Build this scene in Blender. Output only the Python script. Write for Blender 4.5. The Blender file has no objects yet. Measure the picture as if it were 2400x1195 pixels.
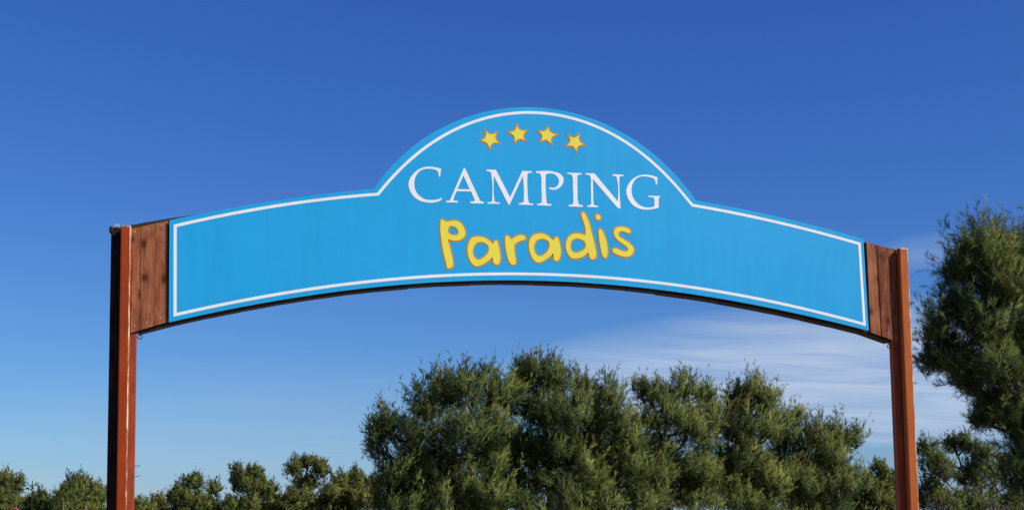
import bpy, bmesh, math, random
import numpy as np
from mathutils import Vector, Matrix
from math import radians, sin, cos, pi

random.seed(7)
RNG = np.random.default_rng(7)
scene = bpy.context.scene
COL = scene.collection

# ------------------------------------------------------------------ camera
cam_data = bpy.data.cameras.new('camera')
cam = bpy.data.objects.new('camera', cam_data)
COL.objects.link(cam)
RIGHT = Vector((0.9773405574692384, -0.21110403407768943, -0.015508756295846473))
UP = Vector((-0.004509511398207043, -0.09401635882341444, 0.9955604394412909))
FWD = Vector((0.21162490173102896, 0.9729316579645831, 0.09283797659158466))
rot = Matrix((RIGHT, UP, -FWD)).transposed()
cam.matrix_world = Matrix.Translation((-3.30299, -13.72504, 1.65)) @ rot.to_4x4()
cam_data.sensor_fit = 'HORIZONTAL'
cam_data.sensor_width = 36.0
cam_data.lens = 36.0 * 3063.9 / 2400.0
cam_data.shift_y = (900 - 597.5) / 2400.0
cam_data.clip_start = 0.1
cam_data.clip_end = 20000
scene.camera = cam

# ------------------------------------------------------------------ sky, sun, exposure
SUN_EL, SUN_AZ = radians(35), radians(130)      # azimuth clockwise from +Y
world = bpy.data.worlds.new('World')
scene.world = world
world.use_nodes = True
wt = world.node_tree
wt.nodes.clear()
def wn(t, **k):
    n = wt.nodes.new(t)
    for a, b in k.items():
        setattr(n, a, b)
    return n
w_out = wn('ShaderNodeOutputWorld')
w_bg = wn('ShaderNodeBackground')
w_bg.inputs['Strength'].default_value = 0.1
w_sky = wn('ShaderNodeTexSky', sky_type='NISHITA', sun_disc=False, sun_elevation=SUN_EL, sun_rotation=SUN_AZ,
           altitude=50, air_density=1.0, dust_density=0.1, ozone_density=3.0)
# the camera's rendering of a clear deep blue sky: one response curve per channel
w_sp = wn('ShaderNodeSeparateColor'); w_cb = wn('ShaderNodeCombineColor')
wt.links.new(w_sky.outputs[0], w_sp.inputs[0])
SKY_GAIN, SKY_POW = (0.258, 0.502, 1.58), (1.252, 1.117, 0.771)
for i in range(3):
    pw = wn('ShaderNodeMath', operation='POWER'); pw.inputs[1].default_value = SKY_POW[i]
    wt.links.new(w_sp.outputs[i], pw.inputs[0])
    ml = wn('ShaderNodeMath', operation='MULTIPLY'); ml.inputs[1].default_value = SKY_GAIN[i]
    wt.links.new(pw.outputs[0], ml.inputs[0]); wt.links.new(ml.outputs[0], w_cb.inputs[i])
# thin cirrus: a high layer seen in projection, streaked by the wind
w_tc = wn('ShaderNodeTexCoord')
w_sep = wn('ShaderNodeSeparateXYZ')
wt.links.new(w_tc.outputs['Generated'], w_sep.inputs[0])
def wm(op, a, b=None, clamp=False):
    n = wn('ShaderNodeMath', operation=op, use_clamp=clamp)
    for i, v in enumerate((a, b)):
        if v is None: continue
        if isinstance(v, (int, float)): n.inputs[i].default_value = v
        else: wt.links.new(v, n.inputs[i])
    return n.outputs[0]
zc = wm('ADD', wm('MAXIMUM', w_sep.outputs[2], 0.0), 0.10)
cu, cv = wm('DIVIDE', w_sep.outputs[0], zc), wm('DIVIDE', w_sep.outputs[1], zc)
w_cmb = wn('ShaderNodeCombineXYZ')
wt.links.new(cu, w_cmb.inputs[0]); wt.links.new(cv, w_cmb.inputs[1])
w_map = wn('ShaderNodeMapping')
w_map.inputs['Rotation'].default_value = (0, 0, radians(-28))
w_map.inputs['Scale'].default_value = (0.55, 1.5, 1)
w_map.inputs['Location'].default_value = (0.3, 0.2, 0)
wt.links.new(w_cmb.outputs[0], w_map.inputs[0])
w_n1 = wn('ShaderNodeTexNoise')
w_n1.inputs['Scale'].default_value = 2.3; w_n1.inputs['Detail'].default_value = 9
w_n1.inputs['Roughness'].default_value = 0.62; w_n1.inputs['Distortion'].default_value = 0.9
wt.links.new(w_map.outputs[0], w_n1.inputs['Vector'])
# the cloud bank: patches of the sheet
def blob(x, y, rx, ry):
    a = wm('POWER', wm('DIVIDE', wm('SUBTRACT', cu, x), rx), 2.0)
    b = wm('POWER', wm('DIVIDE', wm('SUBTRACT', cv, y), ry), 2.0)
    return wm('SUBTRACT', 1.0, wm('ADD', a, b), clamp=True)
bank = wm('MAXIMUM', blob(2.65, 4.95, 1.75, 1.65), wm('MULTIPLY', blob(0.3, 6.4, 1.5, 1.9), 0.10))
bank = wm('MAXIMUM', bank, wm('MULTIPLY', blob(1.78, 3.05, 0.16, 0.20), 0.16))
w_mr = wn('ShaderNodeMapRange', clamp=True)
w_mr.inputs['From Min'].default_value = 0.24; w_mr.inputs['From Max'].default_value = 0.78
wt.links.new(w_n1.outputs[0], w_mr.inputs[0])
soft = wm('SUBTRACT', 1.0, wm('POWER', wm('SUBTRACT', 1.0, bank), 2.0))          # the veil fills the bank, wisps stand out of it
cover = wm('MULTIPLY', soft, wm('ADD', wm('MULTIPLY', w_mr.outputs[0], 1.0), 0.28), clamp=True)
w_mix = wn('ShaderNodeMix', data_type='RGBA')
wt.links.new(cover, w_mix.inputs['Factor'])
wt.links.new(w_cb.outputs[0], w_mix.inputs['A'])
w_mix.inputs['B'].default_value = (4.5, 5.6, 7.5, 1)
wt.links.new(w_mix.outputs['Result'], w_bg.inputs['Color'])
wt.links.new(w_bg.outputs[0], w_out.inputs[0])

sun_data = bpy.data.lights.new('sun', 'SUN')
sun_data.energy = 5.0
sun_data.angle = radians(0.53)
sun_data.color = (1.0, 0.94, 0.86)
sun = bpy.data.objects.new('sun', sun_data)
COL.objects.link(sun)
to_sun = Vector((sin(SUN_AZ) * cos(SUN_EL), cos(SUN_AZ) * cos(SUN_EL), sin(SUN_EL)))
sun.rotation_euler = to_sun.to_track_quat('Z', 'Y').to_euler()
sun.location = (20, -30, 30)

scene.view_settings.view_transform = 'Standard'
scene.view_settings.look = 'None'
scene.view_settings.exposure = 0.0
scene.view_settings.gamma = 1.0
scene.view_settings.use_curve_mapping = False
scene.cycles.max_bounces = 6
scene.cycles.transparent_max_bounces = 4

# ------------------------------------------------------------------ materials
def new_mat(name, rough=0.6, spec=0.4):
    m = bpy.data.materials.new(name)
    m.use_nodes = True
    nt = m.node_tree
    b = nt.nodes['Principled BSDF']
    b.inputs['Roughness'].default_value = rough
    b.inputs['Specular IOR Level'].default_value = spec
    return m, nt, b
def N(nt, t, **k):
    n = nt.nodes.new(t)
    for a, v in k.items():
        setattr(n, a, v)
    return n
def ramp(nt, stops):
    r = N(nt, 'ShaderNodeValToRGB')
    cr = r.color_ramp
    while len(cr.elements) < len(stops): cr.elements.new(0.5)
    for e, (p, c) in zip(cr.elements, stops):
        e.position = p; e.color = (*c, 1)
    return r
def obj_coords(nt, scale, rotate=(0, 0, 0)):
    tc = N(nt, 'ShaderNodeTexCoord'); mp = N(nt, 'ShaderNodeMapping')
    mp.inputs['Scale'].default_value = scale
    mp.inputs['Rotation'].default_value = rotate
    nt.links.new(tc.outputs['Object'], mp.inputs[0])
    return mp
def noise(nt, vec, scale, detail=4, rough=0.55, dist=0.0):
    n = N(nt, 'ShaderNodeTexNoise')
    n.inputs['Scale'].default_value = scale; n.inputs['Detail'].default_value = detail
    n.inputs['Roughness'].default_value = rough; n.inputs['Distortion'].default_value = dist
    nt.links.new(vec.outputs[0], n.inputs['Vector'])
    return n
def bump(nt, b, src, strength, dist=0.01):
    bp = N(nt, 'ShaderNodeBump')
    bp.inputs['Strength'].default_value = strength; bp.inputs['Distance'].default_value = dist
    nt.links.new(src, bp.inputs['Height'])
    nt.links.new(bp.outputs[0], b.inputs['Normal'])

def wood(name, dark, mid, light, rough, knots=0.0, grain=1.0, spec=0.35):
    m, nt, b = new_mat(name, rough, spec)
    oi = N(nt, 'ShaderNodeObjectInfo')
    tc = N(nt, 'ShaderNodeTexCoord')
    off = N(nt, 'ShaderNodeVectorMath', operation='MULTIPLY_ADD')   # every board is cut from another place
    cmb = N(nt, 'ShaderNodeCombineXYZ')
    for i in range(3): nt.links.new(oi.outputs['Random'], cmb.inputs[i])
    nt.links.new(cmb.outputs[0], off.inputs[0]); off.inputs[1].default_value = (13.7, 7.1, 23.3)
    nt.links.new(tc.outputs['Object'], off.inputs[2])
    mp = N(nt, 'ShaderNodeMapping'); mp.inputs['Scale'].default_value = (1, 1, 0.045)
    nt.links.new(off.outputs[0], mp.inputs[0])
    g = noise(nt, mp, 55, 6, 0.65, 0.6)
    mp2 = N(nt, 'ShaderNodeMapping'); mp2.inputs['Scale'].default_value = (1, 1, 0.35)
    nt.links.new(off.outputs[0], mp2.inputs[0])
    g2 = noise(nt, mp2, 7, 4, 0.6, 1.2)
    mx = N(nt, 'ShaderNodeMath', operation='MULTIPLY_ADD')
    nt.links.new(g.outputs[0], mx.inputs[0]); mx.inputs[1].default_value = 0.55 * grain
    ad = N(nt, 'ShaderNodeMath', operation='MULTIPLY_ADD')
    nt.links.new(g2.outputs[0], ad.inputs[0]); ad.inputs[1].default_value = 0.45; ad.inputs[2].default_value = 0.275 * (1 - grain)
    nt.links.new(ad.outputs[0], mx.inputs[2])
    rnd = N(nt, 'ShaderNodeMath', operation='MULTIPLY_ADD')
    nt.links.new(oi.outputs['Random'], rnd.inputs[0]); rnd.inputs[1].default_value = 0.12
    nt.links.new(mx.outputs[0], rnd.inputs[2])
    r = ramp(nt, [(0.40, dark), (0.54, mid), (0.69, light)])
    nt.links.new(rnd.outputs[0], r.inputs[0])
    col = r.outputs[0]
    if knots:
        sx = N(nt, 'ShaderNodeSeparateXYZ'); nt.links.new(off.outputs[0], sx.inputs[0])
        zs = N(nt, 'ShaderNodeMath', operation='MULTIPLY'); zs.inputs[1].default_value = 0.6
        nt.links.new(sx.outputs[2], zs.inputs[0])
        mp3 = N(nt, 'ShaderNodeCombineXYZ')
        nt.links.new(sx.outputs[0], mp3.inputs[0]); nt.links.new(zs.outputs[0], mp3.inputs[1])
        v = N(nt, 'ShaderNodeTexVoronoi'); v.inputs['Scale'].default_value = knots; v.voronoi_dimensions = '2D'
        dn = N(nt, 'ShaderNodeVectorMath', operation='MULTIPLY_ADD')
        nt.links.new(g2.outputs['Color'], dn.inputs[0]); dn.inputs[1].default_value = (.05, .05, .05)
        nt.links.new(mp3.outputs[0], dn.inputs[2]); nt.links.new(dn.outputs[0], v.inputs['Vector'])
        kr = ramp(nt, [(0.05, (0.30, 0.23, 0.20)), (0.09, (0.64, 0.58, 0.54)), (0.16, (1, 1, 1))])
        nt.links.new(v.outputs['Distance'], kr.inputs[0])
        mm = N(nt, 'ShaderNodeMix', data_type='RGBA', blend_type='MULTIPLY')
        mm.inputs['Factor'].default_value = 1
        nt.links.new(col, mm.inputs['A']); nt.links.new(kr.outputs[0], mm.inputs['B'])
        col = mm.outputs['Result']
    nt.links.new(col, b.inputs['Base Color'])
    bump(nt, b, g.outputs[0], 0.35, 0.004)
    return m

M_POST = wood('stained_post_wood', (0.21, 0.027, 0.004), (0.275, 0.036, 0.005), (0.33, 0.052, 0.009), 0.62, 0, 0.45, 0.16)
M_POST_OCHRE = wood('ochre_stained_post_wood', (0.29, 0.065, 0.012), (0.37, 0.088, 0.016), (0.43, 0.115, 0.024), 0.62, 0, 0.45, 0.16)
M_PLANK = wood('weathered_plank_wood', (0.080, 0.021, 0.009), (0.210, 0.062, 0.025), (0.35, 0.128, 0.058), 0.7, 3.5, 1.0, 0.15)
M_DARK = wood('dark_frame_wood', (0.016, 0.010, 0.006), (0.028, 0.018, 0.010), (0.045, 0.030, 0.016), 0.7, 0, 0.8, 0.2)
M_REAR = wood('old_dark_stained_wood', (0.14, 0.026, 0.009), (0.25, 0.044, 0.012), (0.34, 0.066, 0.018), 0.6, 2.2, 0.7)

M_SHADE_BLACK = wood('shade_black_wood', (0.006, 0.004, 0.003), (0.012, 0.007, 0.005), (0.05, 0.022, 0.012), 0.7, 0, 0.9, 0.12)  # near-black colour stands for the front timber's cast shadow
# chipped arrises of the posts: bare wood where the stain has gone
m, nt, b = new_mat('worn_post_edge', 0.38, 0.5)
mp = obj_coords(nt, (1, 1, 0.12))
n1 = noise(nt, mp, 38, 5, 0.7)
r = ramp(nt, [(0.42, (0.30, 0.062, 0.018)), (0.49, (0.46, 0.19, 0.08)), (0.57, (0.74, 0.54, 0.36))])
nt.links.new(n1.outputs[0], r.inputs[0]); nt.links.new(r.outputs[0], b.inputs['Base Color'])
bump(nt, b, n1.outputs[0], 0.5, 0.004)
M_EDGE = m

def paint(name, c, rough=0.4, spec=0.4, var=0.06, dust=None):
    m, nt, b = new_mat(name, rough, spec)
    mp = obj_coords(nt, (1, 1, 1))
    a = noise(nt, mp, 1.1, 5, 0.6, 0.3)
    mp2 = obj_coords(nt, (1, 1, 0.12))
    s = noise(nt, mp2, 9, 4, 0.6)
    mul = N(nt, 'ShaderNodeMath', operation='ADD')
    nt.links.new(a.outputs[0], mul.inputs[0]); nt.links.new(s.outputs[0], mul.inputs[1])
    lo = tuple(x * (1 - var) for x in c); hi = tuple(min(1, x * (1 + var)) for x in c)
    r = ramp(nt, [(0.35, lo), (0.65, hi)])
    hv = N(nt, 'ShaderNodeMath', operation='MULTIPLY'); hv.inputs[1].default_value = 0.5
    nt.links.new(mul.outputs[0], hv.inputs[0]); nt.links.new(hv.outputs[0], r.inputs[0])
    nt.links.new(r.outputs[0], b.inputs['Base Color'])
    rr = N(nt, 'ShaderNodeMapRange'); rr.inputs['To Min'].default_value = rough - .08; rr.inputs['To Max'].default_value = rough + .12
    nt.links.new(a.outputs[0], rr.inputs[0]); nt.links.new(rr.outputs[0], b.inputs['Roughness'])
    return m
M_BLUE = paint('sky_blue_sheet', (0.0135, 0.322, 0.625), 0.42, 0.22, 0.05)
M_WHITE = paint('white_film', (0.75, 0.745, 0.73), 0.45, 0.3, 0.06)
M_YELLOW = paint('yellow_film', (0.74, 0.62, 0.055), 0.45, 0.3, 0.03)
M_ORANGE = paint('orange_film', (0.42, 0.20, 0.03), 0.45, 0.3, 0.05)
M_METAL = paint('dull_steel', (0.35, 0.34, 0.33), 0.35, 0.5, 0.15)
M_IRON = paint('dark_iron', (0.03, 0.03, 0.035), 0.45, 0.5, 0.2)

def foliage(name, stops, transl=0.14):
    m, nt, b = new_mat(name, 0.6, 0.14)
    at = N(nt, 'ShaderNodeAttribute', attribute_name='tint')
    r = ramp(nt, stops)
    nt.links.new(at.outputs['Fac'], r.inputs[0])
    nt.links.new(r.outputs[0], b.inputs['Base Color'])
    tr = N(nt, 'ShaderNodeBsdfTranslucent')
    nt.links.new(r.outputs[0], tr.inputs['Color'])
    mx = N(nt, 'ShaderNodeMixShader'); mx.inputs[0].default_value = transl
    nt.links.new(b.outputs[0], mx.inputs[1]); nt.links.new(tr.outputs[0], mx.inputs[2])
    nt.links.new(mx.outputs[0], nt.nodes['Material Output'].inputs[0])
    return m
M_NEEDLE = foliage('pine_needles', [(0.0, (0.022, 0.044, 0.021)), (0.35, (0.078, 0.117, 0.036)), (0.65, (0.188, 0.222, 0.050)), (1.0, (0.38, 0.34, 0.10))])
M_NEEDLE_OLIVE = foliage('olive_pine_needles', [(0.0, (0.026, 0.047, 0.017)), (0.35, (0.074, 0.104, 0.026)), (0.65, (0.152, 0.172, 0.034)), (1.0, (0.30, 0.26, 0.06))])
M_LEAF = foliage('green_leaf', [(0.0, (0.05, 0.09, 0.025)), (0.6, (0.14, 0.19, 0.05)), (1.0, (0.30, 0.33, 0.12))], 0.3)
M_DRY = foliage('dry_leaf', [(0.0, (0.16, 0.08, 0.04)), (0.5, (0.42, 0.30, 0.18)), (1.0, (0.68, 0.58, 0.42))], 0.3)
M_PETAL = foliage('pink_petal', [(0.0, (0.45, 0.08, 0.13)), (0.6, (0.62, 0.18, 0.22)), (1.0, (0.72, 0.38, 0.36))], 0.3)

m, nt, b = new_mat('pine_bark', 0.85, 0.2)
mp = obj_coords(nt, (1, 1, 0.3)); n1 = noise(nt, mp, 22, 6, 0.7)
r = ramp(nt, [(0.35, (0.05, 0.036, 0.026)), (0.55, (0.13, 0.10, 0.078)), (0.75, (0.25, 0.21, 0.17))])
nt.links.new(n1.outputs[0], r.inputs[0]); nt.links.new(r.outputs[0], b.inputs['Base Color'])
bump(nt, b, n1.outputs[0], 0.6, 0.02)
M_BARK = m
m, nt, b = new_mat('pale_twig_bark', 0.8, 0.2)
mp = obj_coords(nt, (1, 1, 0.3)); n1 = noise(nt, mp, 14, 5, 0.7)
r = ramp(nt, [(0.35, (0.12, 0.095, 0.075)), (0.7, (0.34, 0.29, 0.24))])
nt.links.new(n1.outputs[0], r.inputs[0]); nt.links.new(r.outputs[0], b.inputs['Base Color'])
M_TWIG = m

m, nt, b = new_mat('dry_grassy_ground', 0.95, 0.1)
mp = obj_coords(nt, (1, 1, 1)); n1 = noise(nt, mp, 0.35, 8, 0.65); n2 = noise(nt, mp, 9, 6, 0.7)
ad = N(nt, 'ShaderNodeMath', operation='MULTIPLY_ADD'); ad.inputs[1].default_value = 0.4
nt.links.new(n2.outputs[0], ad.inputs[0]); nt.links.new(n1.outputs[0], ad.inputs[2])
r = ramp(nt, [(0.5, (0.12, 0.115, 0.05)), (0.68, (0.24, 0.20, 0.11)), (0.85, (0.36, 0.29, 0.19))])
nt.links.new(ad.outputs[0], r.inputs[0]); nt.links.new(r.outputs[0], b.inputs['Base Color'])
bump(nt, b, n2.outputs[0], 0.8, 0.05)
M_GROUND = m
m, nt, b = new_mat('pale_gravel', 0.9, 0.2)
mp = obj_coords(nt, (1, 1, 1)); n1 = noise(nt, mp, 45, 6, 0.75); n2 = noise(nt, mp, 0.6, 5, 0.6)
ad = N(nt, 'ShaderNodeMath', operation='MULTIPLY_ADD'); ad.inputs[1].default_value = 0.6
nt.links.new(n1.outputs[0], ad.inputs[0]); nt.links.new(n2.outputs[0], ad.inputs[2])
r = ramp(nt, [(0.55, (0.28, 0.23, 0.175)), (0.8, (0.42, 0.355, 0.275)), (1.0, (0.54, 0.47, 0.38))])
nt.links.new(ad.outputs[0], r.inputs[0]); nt.links.new(r.outputs[0], b.inputs['Base Color'])
bump(nt, b, n1.outputs[0], 0.7, 0.02)
M_GRAVEL = m

# ------------------------------------------------------------------ object helpers
def link(name, mesh, parent=None, mats=()):
    o = bpy.data.objects.new(name, mesh)
    COL.objects.link(o)
    for mt in mats: mesh.materials.append(mt)
    if parent is not None: o.parent = parent
    return o
def tag(o, label=None, category=None, group=None, kind=None):
    for k, v in (('label', label), ('category', category), ('group', group), ('kind', kind)):
        if v: o[k] = v
    return o
def thing(name, label, category, loc=(0, 0, 0), group=None):
    o = bpy.data.objects.new(name, None)
    o.empty_display_size = 0.2
    o.location = loc
    COL.objects.link(o)
    return tag(o, label, category, group)
def from_bm(name, bm, parent, mats, smooth=False):
    me = bpy.data.meshes.new(name)
    if smooth:
        for f in bm.faces: f.smooth = True
    bm.normal_update()
    bm.to_mesh(me); bm.free()
    return link(name, me, parent, mats)
def box_bm(x0, x1, y0, y1, z0, z1, bevel=0.0, bevel_mat=-1, segs=2):
    bm = bmesh.new()
    bmesh.ops.create_cube(bm, size=1)
    for v in bm.verts:
        v.co = Vector((x0 + (v.co.x + .5) * (x1 - x0), y0 + (v.co.y + .5) * (y1 - y0), z0 + (v.co.z + .5) * (z1 - z0)))
    if bevel:
        bmesh.ops.bevel(bm, geom=bm.edges[:], offset=bevel, segments=segs, affect='EDGES', profile=0.5,
                        material=bevel_mat, clamp_overlap=True)
    return bm
def prism_bm(poly, y0, y1, bevel=0.0):
    """poly: (x, z) outline, counter-clockwise seen from the front (-y); extruded from y0 (front) to y1 (back)"""
    bm = bmesh.new()
    fr = [bm.verts.new((x, y0, z)) for x, z in poly]
    bk = [bm.verts.new((x, y1, z)) for x, z in poly]
    bm.faces.new(fr); bm.faces.new(bk[::-1])
    n = len(poly)
    for i in range(n):
        bm.faces.new((fr[i], bk[i], bk[(i + 1) % n], fr[(i + 1) % n]))
    bmesh.ops.recalc_face_normals(bm, faces=bm.faces[:])
    if bevel:
        ed = [e for e in bm.edges if len(e.link_faces) == 2 and e.calc_face_angle(0) > 0.5]
        bmesh.ops.bevel(bm, geom=ed, offset=bevel, segments=2, affect='EDGES', profile=0.5, clamp_overlap=True)
    return bm
def tube_into(bm, pts, radii, sides=6, cap=True):
    pts = [Vector(p) for p in pts]
    rings = []
    for i, p in enumerate(pts):
        d = (pts[min(i + 1, len(pts) - 1)] - pts[max(i - 1, 0)]).normalized()
        a = Vector((0, 0, 1)) if abs(d.z) < 0.9 else Vector((1, 0, 0))
        u = d.cross(a).normalized(); v = d.cross(u)
        rr = radii[i] if isinstance(radii, (list, tuple)) else radii
        rings.append([bm.verts.new(p + (u * cos(2 * pi * k / sides) + v * sin(2 * pi * k / sides)) * rr) for k in range(sides)])
    for a, c in zip(rings, rings[1:]):
        for k in range(sides):
            bm.faces.new((a[k], a[(k + 1) % sides], c[(k + 1) % sides], c[k]))
    if cap:
        bm.faces.new(rings[0][::-1]); bm.faces.new(rings[-1])

# ------------------------------------------------------------------ measured outlines (metres, x and z on the face of the sign)
PANEL_OUTLINE = [(-3.9105,4.6419),(-3.7693,4.6777),(-3.6282,4.7123),(-3.4871,4.7457),(-3.3459,4.7778),(-3.2048,4.8088),(-3.0636,4.8386),(-2.9225,4.8671),(-2.7813,4.8944),(-2.6402,4.9206),(-2.499,4.9455),(-2.3579,4.9692),(-2.2168,4.9917),(-2.0756,5.013),(-1.9345,5.033),(-1.7933,5.0519),(-1.7474,5.1267),(-1.6948,5.1969),(-1.6395,5.2651),(-1.5815,5.331),(-1.5209,5.3945),(-1.4579,5.4556),(-1.3924,5.5141),(-1.3246,5.57),(-1.2546,5.6231),(-1.1824,5.6733),(-1.1083,5.7205),(-1.0323,5.7647),(-0.9545,5.8058),(-0.8751,5.8436),(-0.7942,5.8781),(-0.7119,5.9093),(-0.6284,5.9371),(-0.5439,5.9614),(-0.4584,5.9822),(-0.3721,5.9995),(-0.2852,6.0132),(-0.1978,6.0233),(-0.1101,6.0298),(-0.0222,6.0327),(0.0658,6.032),(0.1536,6.0276),(0.2411,6.0197),(0.3282,6.0083),(0.4148,5.9933),(0.5006,5.9748),(0.5856,5.9528),(0.6697,5.9275),(0.7526,5.8988),(0.8343,5.8669),(0.9147,5.8317),(0.9936,5.7934),(1.0709,5.7521),(1.1465,5.7078),(1.2204,5.6606),(1.2924,5.6105),(1.3624,5.5578),(1.4304,5.5024),(1.4963,5.4445),(1.56,5.3842),(1.6215,5.3215),(1.6807,5.2565),(1.7376,5.1894),(1.792,5.1202),(1.8416,5.0473),(1.9772,5.03),(2.1129,5.0116),(2.2486,4.9919),(2.3843,4.9711),(2.5199,4.9491),(2.6556,4.926),(2.7913,4.9017),(2.927,4.8762),(3.0626,4.8496),(3.1983,4.8218),(3.334,4.7928),(3.4697,4.7627),(3.6053,4.7314),(3.741,4.6989),(3.8767,4.6653),(3.8983,3.5975),(3.739,3.6333),(3.5797,3.6682),(3.4204,3.702),(3.2611,3.7349),(3.1018,3.7666),(2.9425,3.7972),(2.7832,3.8265),(2.6239,3.8546),(2.4646,3.8813),(2.3053,3.9067),(2.146,3.9306),(1.9866,3.9531),(1.8273,3.9741),(1.668,3.9935),(1.5087,4.0113),(1.3494,4.0276),(1.1901,4.0421),(1.0308,4.0551),(0.8715,4.0663),(0.7122,4.0757),(0.5529,4.0835),(0.3936,4.0894),(0.2343,4.0936),(0.0749,4.096),(-0.0844,4.0965),(-0.2437,4.0953),(-0.403,4.0922),(-0.5623,4.0873),(-0.7216,4.0806),(-0.8809,4.072),(-1.0402,4.0616),(-1.1995,4.0494),(-1.3588,4.0354),(-1.5181,4.0195),(-1.6775,4.0019),(-1.8368,3.9825),(-1.9961,3.9613),(-2.1554,3.9385),(-2.3147,3.9139),(-2.474,3.8876),(-2.6333,3.8596),(-2.7926,3.8301),(-2.9519,3.7989),(-3.1112,3.7662),(-3.2705,3.7319),(-3.4298,3.6962),(-3.5892,3.659),(-3.7485,3.6204),(-3.9078,3.5805)]
BORDER_LINE = [(-3.8536,4.5848),(-3.7136,4.6231),(-3.5735,4.6598),(-3.4334,4.6949),(-3.2934,4.7284),(-3.1533,4.7604),(-3.0132,4.7907),(-2.8731,4.8195),(-2.7331,4.8467),(-2.593,4.8724),(-2.4529,4.8964),(-2.3129,4.9189),(-2.1728,4.9398),(-2.0327,4.959),(-1.8926,4.9768),(-1.7526,4.9929),(-1.7002,5.0604),(-1.6454,5.127),(-1.5891,5.1919),(-1.5313,5.2551),(-1.4717,5.3165),(-1.4104,5.3759),(-1.3472,5.4333),(-1.2822,5.4886),(-1.2152,5.5416),(-1.1464,5.5922),(-1.0757,5.6402),(-1.0031,5.6855),(-0.9287,5.728),(-0.8526,5.7674),(-0.7749,5.8037),(-0.6956,5.8368),(-0.615,5.8664),(-0.533,5.8926),(-0.4499,5.9152),(-0.3659,5.9341),(-0.281,5.9492),(-0.1955,5.9605),(-0.1096,5.9679),(-0.0234,5.9714),(0.0629,5.9711),(0.149,5.9668),(0.2348,5.9587),(0.3201,5.9467),(0.4048,5.9309),(0.4886,5.9114),(0.5714,5.8883),(0.6531,5.8616),(0.7335,5.8315),(0.8124,5.7981),(0.8898,5.7615),(0.9656,5.7218),(1.0397,5.6792),(1.112,5.6339),(1.1825,5.5859),(1.2512,5.5354),(1.3181,5.4826),(1.3832,5.4276),(1.4465,5.3705),(1.5081,5.3115),(1.5681,5.2506),(1.6265,5.1879),(1.6835,5.1235),(1.7392,5.0575),(1.7962,4.9932),(1.9313,4.975),(2.0665,4.9558),(2.2016,4.9355),(2.3368,4.9142),(2.4719,4.8918),(2.607,4.8683),(2.7422,4.8437),(2.8773,4.8181),(3.0124,4.7914),(3.1476,4.7636),(3.2827,4.7347),(3.4178,4.7048),(3.553,4.6738),(3.6881,4.6418),(3.8232,4.6086),(3.8464,3.6707),(3.6893,3.7088),(3.5323,3.7455),(3.3753,3.7809),(3.2183,3.8149),(3.0613,3.8474),(2.9043,3.8785),(2.7473,3.9081),(2.5902,3.9363),(2.4332,3.9629),(2.2762,3.9879),(2.1192,4.0114),(1.9622,4.0333),(1.8052,4.0536),(1.6482,4.0723),(1.4911,4.0894),(1.3341,4.1047),(1.1771,4.1185),(1.0201,4.1305),(0.8631,4.1408),(0.7061,4.1495),(0.549,4.1564),(0.392,4.1616),(0.235,4.1651),(0.078,4.1668),(-0.079,4.1668),(-0.236,4.1651),(-0.393,4.1616),(-0.5501,4.1564),(-0.7071,4.1495),(-0.8641,4.1408),(-1.0211,4.1304),(-1.1781,4.1183),(-1.3351,4.1044),(-1.4921,4.0888),(-1.6492,4.0716),(-1.8062,4.0526),(-1.9632,4.032),(-2.1202,4.0096),(-2.2772,3.9857),(-2.4342,3.9601),(-2.5913,3.9328),(-2.7483,3.904),(-2.9053,3.8735),(-3.0623,3.8415),(-3.2193,3.808),(-3.3763,3.7729),(-3.5333,3.7363),(-3.6904,3.6982),(-3.8474,3.6587)]
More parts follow.
